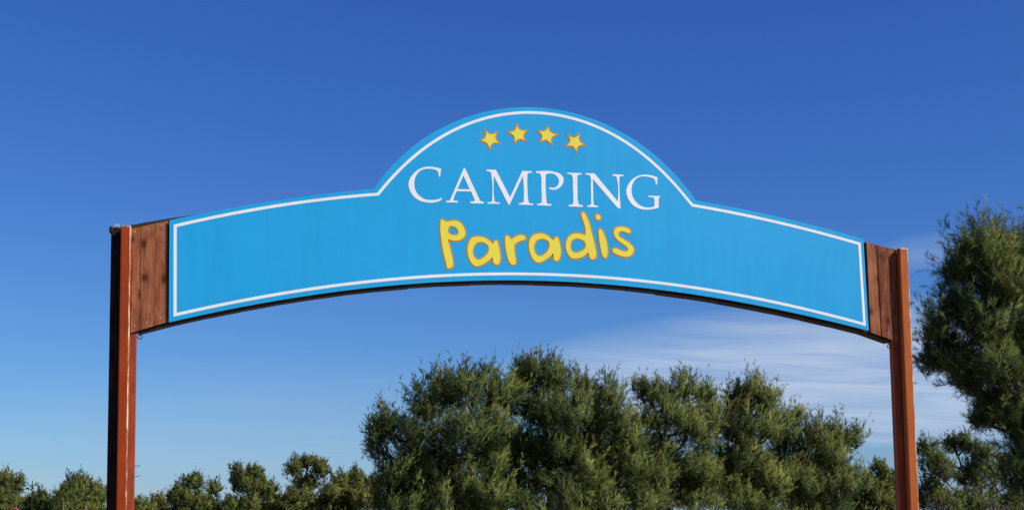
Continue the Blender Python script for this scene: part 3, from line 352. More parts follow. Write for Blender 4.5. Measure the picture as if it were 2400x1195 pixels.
ROUND_LETTERS = [('P',[[(-1.0725,4.7391),(-1.0687,4.7396),(-1.0642,4.7394),(-1.0595,4.7388),(-1.0551,4.738),(-1.0459,4.7342),(-1.0375,4.7282),(-1.029,4.7223),(-1.0198,4.7188),(-1.0158,4.7185),(-1.0117,4.7184),(-1.0075,4.7186),(-1.0034,4.7188),(-0.9917,4.7205),(-0.9801,4.7235),(-0.9685,4.7268),(-0.9568,4.729),(-0.943,4.7307),(-0.929,4.7318),(-0.9152,4.7316),(-0.902,4.7297),(-0.8903,4.726),(-0.8789,4.721),(-0.8681,4.7147),(-0.8584,4.7074),(-0.8494,4.6982),(-0.8417,4.6875),(-0.8349,4.676),(-0.8287,4.6643),(-0.8231,4.6533),(-0.8181,4.6418),(-0.8139,4.6301),(-0.8111,4.6181),(-0.8097,4.6086),(-0.8087,4.5987),(-0.8088,4.5889),(-0.8105,4.5797),(-0.8142,4.5706),(-0.8196,4.5618),(-0.826,4.5536),(-0.8329,4.5461),(-0.8414,4.5383),(-0.851,4.5313),(-0.8612,4.5253),(-0.8716,4.5203),(-0.8834,4.5162),(-0.8958,4.5133),(-0.9085,4.5116),(-0.921,4.5107),(-0.932,4.5105),(-0.9432,4.511),(-0.9541,4.5124),(-0.9647,4.5149),(-0.9717,4.5175),(-0.9785,4.5206),(-0.9852,4.5241),(-0.9919,4.5279),(-0.9938,4.5244),(-0.9956,4.5209),(-0.9973,4.5175),(-0.9986,4.514),(-0.9993,4.5007),(-0.9952,4.4871),(-0.9893,4.4734),(-0.9844,4.4597),(-0.9795,4.438),(-0.975,4.4162),(-0.9707,4.3944),(-0.9663,4.3726),(-0.9621,4.3537),(-0.9578,4.3347),(-0.9539,4.3157),(-0.9508,4.2966),(-0.949,4.2856),(-0.9472,4.2747),(-0.9462,4.2637),(-0.9469,4.253),(-0.9484,4.2457),(-0.9504,4.2384),(-0.9533,4.2314),(-0.9571,4.2254),(-0.9626,4.22),(-0.9695,4.2154),(-0.977,4.2119),(-0.9845,4.2095),(-0.9915,4.2083),(-0.9991,4.2078),(-1.0062,4.2084),(-1.0118,4.2105),(-1.016,4.2166),(-1.0176,4.2257),(-1.0183,4.2361),(-1.0195,4.2458),(-1.0239,4.2634),(-1.0286,4.281),(-1.0334,4.2986),(-1.0378,4.3162),(-1.0435,4.3405),(-1.0489,4.3649),(-1.0539,4.3894),(-1.0586,4.4139),(-1.0639,4.4464),(-1.0685,4.479),(-1.0726,4.5118),(-1.0762,4.5446),(-1.0786,4.565),(-1.0808,4.5854),(-1.0826,4.6059),(-1.0836,4.6265),(-1.0836,4.6415),(-1.0833,4.6566),(-1.0826,4.6717),(-1.0813,4.6868),(-1.0811,4.7018),(-1.0814,4.7182),(-1.0795,4.7319)],[(-0.9794,4.6669),(-0.9722,4.67),(-0.9637,4.6718),(-0.9548,4.6723),(-0.9465,4.6717),(-0.9362,4.6691),(-0.9261,4.6643),(-0.9167,4.658),(-0.9084,4.6509),(-0.9,4.6423),(-0.8924,4.6323),(-0.8867,4.6215),(-0.8842,4.6105),(-0.8845,4.6026),(-0.8861,4.5942),(-0.8888,4.5863),(-0.8928,4.58),(-0.9002,4.575),(-0.9101,4.5723),(-0.9209,4.5711),(-0.9312,4.5707),(-0.941,4.5708),(-0.951,4.572),(-0.9606,4.5743),(-0.9695,4.5778),(-0.9759,4.5814),(-0.9822,4.5857),(-0.9878,4.5907),(-0.9922,4.5963),(-0.9957,4.6036),(-0.9981,4.612),(-0.9991,4.6207),(-0.9989,4.629),(-0.9968,4.6395),(-0.9926,4.6503),(-0.9867,4.66)]]),('a',[[(-0.7367,4.5488),(-0.7286,4.5536),(-0.7195,4.5571),(-0.7101,4.5598),(-0.7007,4.562),(-0.6884,4.5642),(-0.6759,4.5653),(-0.6634,4.5655),(-0.651,4.565),(-0.6384,4.5639),(-0.6258,4.5619),(-0.6134,4.5591),(-0.6014,4.5555),(-0.5899,4.5508),(-0.5788,4.5451),(-0.568,4.5387),(-0.5575,4.5319),(-0.5491,4.5256),(-0.541,4.5188),(-0.533,4.5119),(-0.5247,4.5053),(-0.5199,4.5019),(-0.5152,4.4986),(-0.5103,4.4953),(-0.5055,4.492),(-0.503,4.4972),(-0.5004,4.5023),(-0.4975,4.5072),(-0.4941,4.5117),(-0.4904,4.5161),(-0.4862,4.5205),(-0.4818,4.524),(-0.4773,4.5259),(-0.4725,4.5257),(-0.4673,4.5239),(-0.4623,4.5211),(-0.458,4.5182),(-0.4517,4.5098),(-0.4486,4.4987),(-0.4469,4.4863),(-0.4447,4.4744),(-0.4408,4.4581),(-0.4374,4.4417),(-0.4344,4.4252),(-0.4318,4.4086),(-0.4294,4.3922),(-0.4273,4.3757),(-0.4259,4.3592),(-0.4256,4.3426),(-0.4259,4.3315),(-0.4265,4.3202),(-0.4279,4.3091),(-0.4307,4.2985),(-0.4338,4.29),(-0.4374,4.2814),(-0.442,4.2736),(-0.4478,4.2678),(-0.4546,4.2642),(-0.4626,4.2618),(-0.4708,4.2608),(-0.4784,4.2616),(-0.4837,4.2636),(-0.4888,4.2668),(-0.4935,4.2707),(-0.4976,4.2748),(-0.5022,4.283),(-0.5047,4.2927),(-0.5062,4.303),(-0.5081,4.3131),(-0.5097,4.3199),(-0.5113,4.3267),(-0.5128,4.3335),(-0.5143,4.3404),(-0.523,4.3324),(-0.5318,4.3246),(-0.5406,4.3168),(-0.5496,4.3093),(-0.5618,4.2995),(-0.5741,4.2899),(-0.5868,4.2808),(-0.5998,4.2723),(-0.6119,4.265),(-0.6242,4.258),(-0.6368,4.2516),(-0.6498,4.2465),(-0.6607,4.2427),(-0.672,4.2392),(-0.6832,4.2371),(-0.6939,4.2372),(-0.7026,4.2394),(-0.7111,4.243),(-0.7192,4.2477),(-0.7267,4.2528),(-0.7365,4.2618),(-0.7449,4.2724),(-0.7524,4.284),(-0.7591,4.2958),(-0.7658,4.3087),(-0.7715,4.3222),(-0.7763,4.3361),(-0.7804,4.3501),(-0.7844,4.3675),(-0.7873,4.3852),(-0.7889,4.4032),(-0.7889,4.4211),(-0.7877,4.435),(-0.7856,4.4489),(-0.7827,4.4627),(-0.7788,4.4763),(-0.7749,4.4877),(-0.7703,4.4991),(-0.7651,4.5102),(-0.759,4.5207),(-0.7541,4.5284),(-0.7489,4.536),(-0.7432,4.543)],[(-0.685,4.4953),(-0.6762,4.4994),(-0.6664,4.5021),(-0.6563,4.5038),(-0.6463,4.5046),(-0.6351,4.5046),(-0.6238,4.5034),(-0.6127,4.5011),(-0.6022,4.4976),(-0.5923,4.4933),(-0.5826,4.4879),(-0.5738,4.4814),(-0.5666,4.4738),(-0.5617,4.466),(-0.5577,4.4571),(-0.5549,4.4477),(-0.5533,4.4384),(-0.5534,4.4259),(-0.5557,4.4131),(-0.5598,4.4004),(-0.5651,4.3886),(-0.5717,4.3778),(-0.58,4.3677),(-0.5892,4.3582),(-0.5988,4.3492),(-0.6078,4.3412),(-0.6173,4.3335),(-0.6273,4.3266),(-0.6378,4.3208),(-0.6458,4.3169),(-0.6543,4.3133),(-0.6628,4.3108),(-0.671,4.3101),(-0.6797,4.312),(-0.6884,4.316),(-0.6965,4.3214),(-0.7038,4.3274),(-0.7106,4.3348),(-0.7165,4.3435),(-0.7214,4.3529),(-0.7253,4.3625),(-0.7282,4.3729),(-0.7299,4.384),(-0.7306,4.3952),(-0.7302,4.4062),(-0.7286,4.4189),(-0.7255,4.4317),(-0.7212,4.4442),(-0.7158,4.456),(-0.7098,4.4671),(-0.7027,4.4781),(-0.6945,4.4878)]]),('r',[[(-0.368,4.5649),(-0.3658,4.57),(-0.3633,4.5753),(-0.3603,4.5799),(-0.3566,4.5829),(-0.3528,4.5839),(-0.3485,4.5839),(-0.344,4.5833),(-0.3399,4.5823),(-0.3337,4.5792),(-0.3283,4.5744),(-0.3232,4.5688),(-0.3179,4.5636),(-0.3124,4.5589),(-0.3069,4.5542),(-0.3014,4.5495),(-0.2959,4.5448),(-0.2877,4.5517),(-0.2793,4.5585),(-0.2708,4.5649),(-0.262,4.5707),(-0.2512,4.577),(-0.2401,4.5828),(-0.2286,4.5877),(-0.2169,4.5914),(-0.2072,4.5938),(-0.1972,4.5956),(-0.1872,4.5963),(-0.1777,4.5953),(-0.1718,4.5936),(-0.1659,4.5913),(-0.1604,4.5884),(-0.1555,4.5849),(-0.1492,4.5791),(-0.1433,4.572),(-0.1394,4.5646),(-0.1391,4.5576),(-0.141,4.5542),(-0.1438,4.5507),(-0.1472,4.5475),(-0.1506,4.5445),(-0.1605,4.5391),(-0.172,4.5363),(-0.1841,4.5343),(-0.1956,4.5311),(-0.2058,4.5267),(-0.2158,4.5218),(-0.2256,4.5165),(-0.235,4.5106),(-0.2428,4.5055),(-0.2506,4.5001),(-0.2577,4.4942),(-0.2633,4.4877),(-0.268,4.4761),(-0.2693,4.4627),(-0.269,4.4487),(-0.2686,4.435),(-0.2682,4.4184),(-0.2666,4.4019),(-0.2645,4.3854),(-0.2624,4.3689),(-0.26,4.3537),(-0.2569,4.3386),(-0.2545,4.3235),(-0.2539,4.3084),(-0.2541,4.3004),(-0.2543,4.2923),(-0.2554,4.2846),(-0.2583,4.2779),(-0.2622,4.2734),(-0.2671,4.2692),(-0.2726,4.2658),(-0.2781,4.2636),(-0.2849,4.2628),(-0.2922,4.2637),(-0.2994,4.2657),(-0.3058,4.2685),(-0.3125,4.2735),(-0.3181,4.2803),(-0.3231,4.2879),(-0.3277,4.2955),(-0.3352,4.3107),(-0.3406,4.3272),(-0.3448,4.3442),(-0.3489,4.3611),(-0.3537,4.3815),(-0.3579,4.402),(-0.3614,4.4227),(-0.3643,4.4435),(-0.3663,4.4599),(-0.368,4.4764),(-0.3693,4.493),(-0.37,4.5096),(-0.3709,4.5236),(-0.3719,4.5379),(-0.3715,4.5518)]]),('a',[[(-0.0657,4.5902),(-0.0568,4.5968),(-0.0469,4.6023),(-0.0365,4.6069),(-0.0259,4.6108),(-0.0149,4.6142),(-0.0036,4.6167),(0.0078,4.6185),(0.0192,4.6194),(0.0306,4.6195),(0.042,4.6189),(0.0533,4.6174),(0.0642,4.6151),(0.0759,4.6116),(0.0874,4.6069),(0.0984,4.6014),(0.109,4.5953),(0.1191,4.5878),(0.1285,4.5792),(0.1378,4.5706),(0.1479,4.563),(0.154,4.5594),(0.1603,4.5561),(0.1667,4.5529),(0.1731,4.5498),(0.1763,4.5559),(0.1797,4.5618),(0.1834,4.5674),(0.1877,4.5725),(0.1917,4.5767),(0.196,4.5809),(0.2005,4.5843),(0.2049,4.5858),(0.2092,4.585),(0.2137,4.5826),(0.2179,4.5795),(0.2218,4.5762),(0.2284,4.5673),(0.2324,4.5561),(0.2351,4.5439),(0.2379,4.5321),(0.2421,4.5171),(0.2457,4.5019),(0.2486,4.4866),(0.2509,4.4711),(0.2524,4.456),(0.2533,4.4406),(0.2534,4.4252),(0.2525,4.4099),(0.2513,4.3972),(0.2496,4.3843),(0.247,4.3717),(0.243,4.3596),(0.2392,4.3503),(0.2348,4.3409),(0.2293,4.3323),(0.2226,4.3257),(0.2161,4.3218),(0.2087,4.3186),(0.2011,4.3167),(0.1941,4.3167),(0.1887,4.3185),(0.1834,4.3217),(0.1785,4.3258),(0.1746,4.3301),(0.1709,4.3383),(0.1699,4.3481),(0.17,4.3587),(0.1697,4.3689),(0.169,4.3772),(0.1684,4.3855),(0.1679,4.3938),(0.1675,4.4022),(0.1576,4.3926),(0.1477,4.3832),(0.1376,4.3739),(0.1273,4.365),(0.1162,4.3559),(0.1049,4.3471),(0.0934,4.3386),(0.0816,4.3305),(0.0706,4.3233),(0.0594,4.3161),(0.0479,4.3097),(0.0361,4.3045),(0.025,4.3005),(0.0135,4.297),(0.002,4.2949),(-0.0091,4.295),(-0.0179,4.2972),(-0.0266,4.3009),(-0.0349,4.3056),(-0.0425,4.3108),(-0.0526,4.3204),(-0.0611,4.3319),(-0.0685,4.3444),(-0.0753,4.3571),(-0.083,4.3727),(-0.0895,4.3891),(-0.095,4.4059),(-0.0994,4.4229),(-0.1026,4.4378),(-0.1051,4.4531),(-0.1066,4.4684),(-0.1068,4.4837),(-0.1057,4.4992),(-0.1034,4.5148),(-0.0997,4.5303),(-0.0945,4.545),(-0.089,4.5573),(-0.0824,4.5694),(-0.0747,4.5806)],[(-0.0046,4.5475),(0.0045,4.5519),(0.0144,4.5551),(0.0248,4.5573),(0.035,4.5587),(0.0449,4.5591),(0.0549,4.5587),(0.0649,4.5575),(0.0744,4.5553),(0.0834,4.5527),(0.0924,4.5493),(0.1008,4.545),(0.108,4.5396),(0.1133,4.5338),(0.1178,4.527),(0.1216,4.5197),(0.1244,4.5122),(0.1265,4.5016),(0.1269,4.4902),(0.1257,4.4788),(0.1236,4.4677),(0.1197,4.4559),(0.1142,4.4443),(0.1075,4.4331),(0.1002,4.4226),(0.0926,4.4132),(0.0843,4.4042),(0.0752,4.3959),(0.0657,4.3884),(0.0564,4.3818),(0.0466,4.3757),(0.0364,4.3707),(0.026,4.368),(0.0175,4.3675),(0.0087,4.3681),(0.0001,4.3698),(-0.0077,4.3726),(-0.016,4.378),(-0.0233,4.3853),(-0.0298,4.3938),(-0.0352,4.4024),(-0.0407,4.4138),(-0.0447,4.4262),(-0.0472,4.4391),(-0.0484,4.452),(-0.0484,4.4631),(-0.0473,4.4745),(-0.0452,4.4858),(-0.042,4.4965),(-0.0357,4.5111),(-0.0271,4.5253),(-0.0167,4.538)]]),('d',[[(0.498,4.8579),(0.5003,4.8621),(0.5031,4.8665),(0.5063,4.8702),(0.5098,4.8723),(0.5138,4.8726),(0.5182,4.8713),(0.5228,4.8694),(0.5269,4.8673),(0.5351,4.8608),(0.5414,4.8517),(0.5467,4.8415),(0.5519,4.8315),(0.5592,4.8169),(0.5655,4.8017),(0.571,4.7861),(0.5764,4.7705),(0.584,4.7458),(0.5906,4.7207),(0.5966,4.6954),(0.6028,4.6701),(0.6096,4.6437),(0.6163,4.6173),(0.6228,4.5908),(0.6292,4.5643),(0.6347,4.5407),(0.6403,4.517),(0.6454,4.4933),(0.65,4.4695),(0.6531,4.4542),(0.6564,4.4389),(0.6587,4.4235),(0.659,4.4081),(0.6583,4.3979),(0.6572,4.3874),(0.6549,4.3774),(0.6506,4.3687),(0.6454,4.3624),(0.639,4.3565),(0.6318,4.3517),(0.6244,4.3484),(0.6166,4.3468),(0.608,4.3465),(0.5998,4.3476),(0.593,4.3505),(0.5885,4.3546),(0.585,4.3601),(0.5819,4.3664),(0.5792,4.3725),(0.5763,4.3837),(0.5755,4.3959),(0.5739,4.4075),(0.5687,4.417),(0.5671,4.4184),(0.5655,4.4197),(0.5637,4.4211),(0.5619,4.4224),(0.5538,4.414),(0.5456,4.4058),(0.537,4.398),(0.5281,4.3907),(0.5159,4.3821),(0.5031,4.3743),(0.4898,4.3673),(0.4761,4.3615),(0.4622,4.3567),(0.4479,4.3529),(0.4334,4.3502),(0.4189,4.3489),(0.4072,4.3485),(0.3953,4.3486),(0.3839,4.35),(0.3735,4.3533),(0.3637,4.3597),(0.355,4.3685),(0.3472,4.3785),(0.3401,4.3887),(0.3322,4.4014),(0.3255,4.4151),(0.3199,4.4293),(0.3157,4.4438),(0.3132,4.456),(0.3117,4.4686),(0.3109,4.4813),(0.311,4.4939),(0.3121,4.5096),(0.3144,4.5254),(0.3182,4.5409),(0.3236,4.5556),(0.3299,4.568),(0.3374,4.5801),(0.346,4.5913),(0.3558,4.6013),(0.3649,4.6084),(0.3749,4.6149),(0.3854,4.6204),(0.3961,4.6248),(0.4086,4.6284),(0.4215,4.6306),(0.4346,4.6317),(0.4476,4.6319),(0.4591,4.6312),(0.4705,4.6296),(0.4819,4.6274),(0.4931,4.6248),(0.5017,4.6226),(0.5103,4.6201),(0.5187,4.6174),(0.5272,4.6146),(0.5306,4.6195),(0.5339,4.6244),(0.5368,4.6295),(0.5391,4.6346),(0.5414,4.6453),(0.5414,4.6567),(0.5402,4.6682),(0.5389,4.6795),(0.5366,4.6964),(0.5331,4.7132),(0.5288,4.7298),(0.5243,4.7464),(0.519,4.7631),(0.5129,4.7796),(0.5071,4.7962),(0.5028,4.8131),(0.5,4.8245),(0.4969,4.8361),(0.4956,4.8475)],[(0.4063,4.5664),(0.4157,4.5702),(0.4258,4.5728),(0.4362,4.5743),(0.4464,4.5748),(0.4581,4.5739),(0.4697,4.5714),(0.4811,4.5677),(0.4918,4.5632),(0.5031,4.5575),(0.5141,4.5508),(0.5239,4.5428),(0.5312,4.5335),(0.5352,4.5246),(0.538,4.5147),(0.5393,4.5044),(0.5389,4.4945),(0.5363,4.484),(0.5315,4.4735),(0.5252,4.4635),(0.5181,4.4548),(0.5083,4.4463),(0.4967,4.4394),(0.4843,4.4335),(0.4718,4.4284),(0.4593,4.4235),(0.4462,4.4192),(0.4331,4.4164),(0.4203,4.4159),(0.4114,4.4169),(0.4023,4.4189),(0.3937,4.4219),(0.3864,4.4261),(0.3796,4.4332),(0.3742,4.4421),(0.3702,4.452),(0.3672,4.4619),(0.3655,4.4713),(0.365,4.4812),(0.3653,4.4912),(0.3663,4.501),(0.3677,4.5112),(0.3697,4.5215),(0.3728,4.5314),(0.3773,4.5404),(0.3831,4.548),(0.3902,4.5551),(0.398,4.5613)]]),('i',[[(0.6949,4.6785),(0.698,4.6826),(0.7017,4.6868),(0.7057,4.6903),(0.7095,4.6919),(0.7138,4.6909),(0.7182,4.6877),(0.7226,4.6835),(0.7265,4.6795),(0.7349,4.6688),(0.7411,4.6562),(0.7462,4.6428),(0.7513,4.6296),(0.7584,4.6119),(0.7648,4.5939),(0.7706,4.5756),(0.7755,4.5572),(0.7799,4.5379),(0.7836,4.5183),(0.7864,4.4986),(0.7881,4.4788),(0.7891,4.4605),(0.7895,4.4421),(0.7885,4.4237),(0.7853,4.4058),(0.7831,4.3954),(0.7807,4.3846),(0.7771,4.3751),(0.7712,4.3689),(0.7654,4.367),(0.7584,4.3663),(0.7513,4.3667),(0.7453,4.3683),(0.7399,4.3725),(0.7356,4.3788),(0.732,4.386),(0.7286,4.3931),(0.7227,4.4075),(0.7188,4.4229),(0.7158,4.4387),(0.7128,4.4544),(0.7082,4.4765),(0.7041,4.4988),(0.7006,4.5212),(0.6976,4.5437),(0.6951,4.5632),(0.6929,4.5828),(0.6913,4.6025),(0.6907,4.6222),(0.6899,4.6368),(0.6887,4.6519),(0.6895,4.6662)],[(0.6613,4.8463),(0.6671,4.8497),(0.6755,4.8507),(0.6847,4.8501),(0.6929,4.8485),(0.6995,4.8462),(0.7061,4.843),(0.7118,4.8389),(0.7156,4.834),(0.7174,4.8283),(0.7178,4.8216),(0.7169,4.8147),(0.7151,4.8086),(0.7111,4.802),(0.7052,4.7957),(0.6984,4.7907),(0.6916,4.7882),(0.6858,4.7883),(0.6796,4.7899),(0.6737,4.7926),(0.6688,4.7959),(0.6642,4.8014),(0.661,4.8084),(0.6589,4.8161),(0.6579,4.8237),(0.6576,4.8297),(0.6579,4.836),(0.659,4.8419)]]),('s',[[(0.8677,4.6781),(0.873,4.6871),(0.8802,4.6959),(0.8885,4.7037),(0.8974,4.71),(0.908,4.7146),(0.9197,4.7173),(0.932,4.7188),(0.944,4.7198),(0.9585,4.7206),(0.9733,4.7203),(0.9878,4.7188),(1.0018,4.716),(1.0144,4.7125),(1.0269,4.7082),(1.0384,4.7025),(1.0477,4.6947),(1.052,4.6897),(1.0561,4.6841),(1.0591,4.6782),(1.06,4.6725),(1.0585,4.6669),(1.0554,4.6611),(1.0513,4.6559),(1.0467,4.6523),(1.041,4.6509),(1.0343,4.6514),(1.0273,4.6529),(1.0206,4.6544),(1.0111,4.657),(1.0019,4.6608),(0.9927,4.6646),(0.9832,4.6674),(0.9731,4.6694),(0.9625,4.6709),(0.9522,4.6712),(0.9427,4.669),(0.9358,4.6654),(0.9289,4.6605),(0.9231,4.6547),(0.9191,4.6486),(0.9173,4.6413),(0.9173,4.6331),(0.9188,4.6249),(0.9212,4.6176),(0.9276,4.6092),(0.937,4.6024),(0.9478,4.5965),(0.9582,4.5905),(0.9708,4.5828),(0.9839,4.5757),(0.9969,4.5685),(1.0096,4.5609),(1.0231,4.5522),(1.0364,4.5431),(1.0492,4.5335),(1.0609,4.5228),(1.0703,4.5134),(1.0795,4.5035),(1.0872,4.4928),(1.0918,4.4814),(1.0929,4.4718),(1.0924,4.4616),(1.0907,4.4514),(1.0879,4.4418),(1.0827,4.4306),(1.0757,4.4197),(1.0672,4.4098),(1.0578,4.4015),(1.0474,4.395),(1.0356,4.3898),(1.0233,4.3859),(1.011,4.3835),(0.9981,4.3826),(0.985,4.3834),(0.9719,4.3854),(0.959,4.3878),(0.9443,4.3911),(0.9298,4.3953),(0.9156,4.4004),(0.9017,4.406),(0.8893,4.4108),(0.8767,4.4157),(0.8652,4.4218),(0.8561,4.4301),(0.8523,4.4351),(0.8487,4.4407),(0.8461,4.4465),(0.8451,4.4523),(0.8462,4.4584),(0.8489,4.4649),(0.8527,4.4708),(0.8572,4.4751),(0.8633,4.4773),(0.8707,4.4776),(0.8786,4.4769),(0.886,4.4758),(0.8964,4.4733),(0.9063,4.469),(0.9161,4.4643),(0.9261,4.46),(0.9388,4.4552),(0.9516,4.4504),(0.9646,4.4465),(0.9778,4.4445),(0.9878,4.4438),(0.9983,4.4434),(1.0081,4.4445),(1.0155,4.4483),(1.0194,4.4535),(1.0224,4.4601),(1.0243,4.4673),(1.0249,4.4739),(1.0224,4.4822),(1.0167,4.49),(1.0095,4.4974),(1.0024,4.5043),(0.9908,4.5143),(0.9778,4.5229),(0.9643,4.531),(0.9512,4.5395),(0.9379,4.5486),(0.9245,4.5575),(0.9116,4.5669),(0.9,4.5775),(0.8908,4.5876),(0.8821,4.5983),(0.8747,4.6097),(0.8693,4.6217),(0.8656,4.6354),(0.8636,4.6502),(0.8641,4.6648)]])]
STARS = [[(-0.5726,5.7386),(-0.5577,5.7253),(-0.5427,5.7137),(-0.5271,5.7052),(-0.511,5.7014),(-0.4959,5.703),(-0.4804,5.7083),(-0.4644,5.7161),(-0.4483,5.7251),(-0.4545,5.7105),(-0.4597,5.696),(-0.4631,5.6819),(-0.4636,5.6684),(-0.4593,5.6526),(-0.4507,5.6377),(-0.4391,5.6233),(-0.4261,5.6093),(-0.4452,5.611),(-0.4636,5.6114),(-0.4804,5.6092),(-0.4948,5.603),(-0.5059,5.5928),(-0.5148,5.579),(-0.5223,5.5629),(-0.5291,5.5456),(-0.5351,5.5637),(-0.5419,5.5808),(-0.5505,5.5959),(-0.5617,5.608),(-0.574,5.6157),(-0.5883,5.621),(-0.604,5.6248),(-0.6202,5.6278),(-0.6048,5.6375),(-0.5905,5.6477),(-0.5786,5.6589),(-0.5703,5.6715),(-0.5664,5.6865),(-0.5663,5.703),(-0.5688,5.7205)],[(-0.2223,5.8224),(-0.215,5.8058),(-0.207,5.7903),(-0.1976,5.7773),(-0.1861,5.7678),(-0.1706,5.7624),(-0.1525,5.7613),(-0.1327,5.7631),(-0.112,5.7664),(-0.1246,5.7517),(-0.1359,5.737),(-0.1443,5.722),(-0.1485,5.7068),(-0.1479,5.6928),(-0.1438,5.6786),(-0.1375,5.6642),(-0.1301,5.6498),(-0.1457,5.657),(-0.1612,5.663),(-0.1763,5.6665),(-0.191,5.6663),(-0.2054,5.6614),(-0.2193,5.6525),(-0.2329,5.6412),(-0.2463,5.6285),(-0.2447,5.6461),(-0.2441,5.663),(-0.2456,5.6787),(-0.2501,5.6925),(-0.2607,5.7063),(-0.2759,5.7172),(-0.294,5.7264),(-0.3137,5.7345),(-0.2923,5.738),(-0.2722,5.7426),(-0.2547,5.7497),(-0.241,5.7604),(-0.2331,5.7729),(-0.228,5.7879),(-0.2247,5.8047)],[(0.1375,5.8201),(0.1396,5.805),(0.1424,5.7905),(0.1466,5.7772),(0.1528,5.7658),(0.1673,5.7527),(0.1867,5.744),(0.2093,5.7383),(0.2336,5.734),(0.2159,5.727),(0.1993,5.7192),(0.1851,5.7101),(0.1743,5.6989),(0.1673,5.6833),(0.1646,5.6651),(0.1648,5.6452),(0.1664,5.6243),(0.153,5.6403),(0.1391,5.6545),(0.1245,5.6651),(0.1088,5.6701),(0.0942,5.6692),(0.0788,5.6643),(0.0629,5.6568),(0.0467,5.648),(0.055,5.6642),(0.062,5.6801),(0.0666,5.6955),(0.0673,5.7102),(0.0627,5.7253),(0.0536,5.7395),(0.0415,5.7532),(0.0278,5.7665),(0.0479,5.7636),(0.0672,5.7623),(0.0851,5.7639),(0.1008,5.7699),(0.1118,5.7789),(0.1212,5.7909),(0.1296,5.805)],[(0.3659,5.7303),(0.3819,5.721),(0.3979,5.7132),(0.4137,5.7081),(0.4293,5.7073),(0.445,5.7117),(0.4604,5.7206),(0.4756,5.7325),(0.4908,5.7458),(0.4869,5.7271),(0.4843,5.7091),(0.4842,5.6923),(0.4878,5.6775),(0.497,5.6637),(0.5108,5.6522),(0.5276,5.6422),(0.546,5.633),(0.5247,5.6309),(0.5047,5.6275),(0.4872,5.6216),(0.4733,5.612),(0.4647,5.5997),(0.459,5.5846),(0.4552,5.5675),(0.4523,5.5495),(0.4463,5.5666),(0.4395,5.5825),(0.4313,5.5962),(0.4207,5.6064),(0.4047,5.6131),(0.3856,5.615),(0.3644,5.6138),(0.3422,5.6111),(0.3571,5.6253),(0.3705,5.6396),(0.3806,5.6544),(0.3859,5.6697),(0.3857,5.6843),(0.3813,5.6994),(0.3743,5.7148)]]
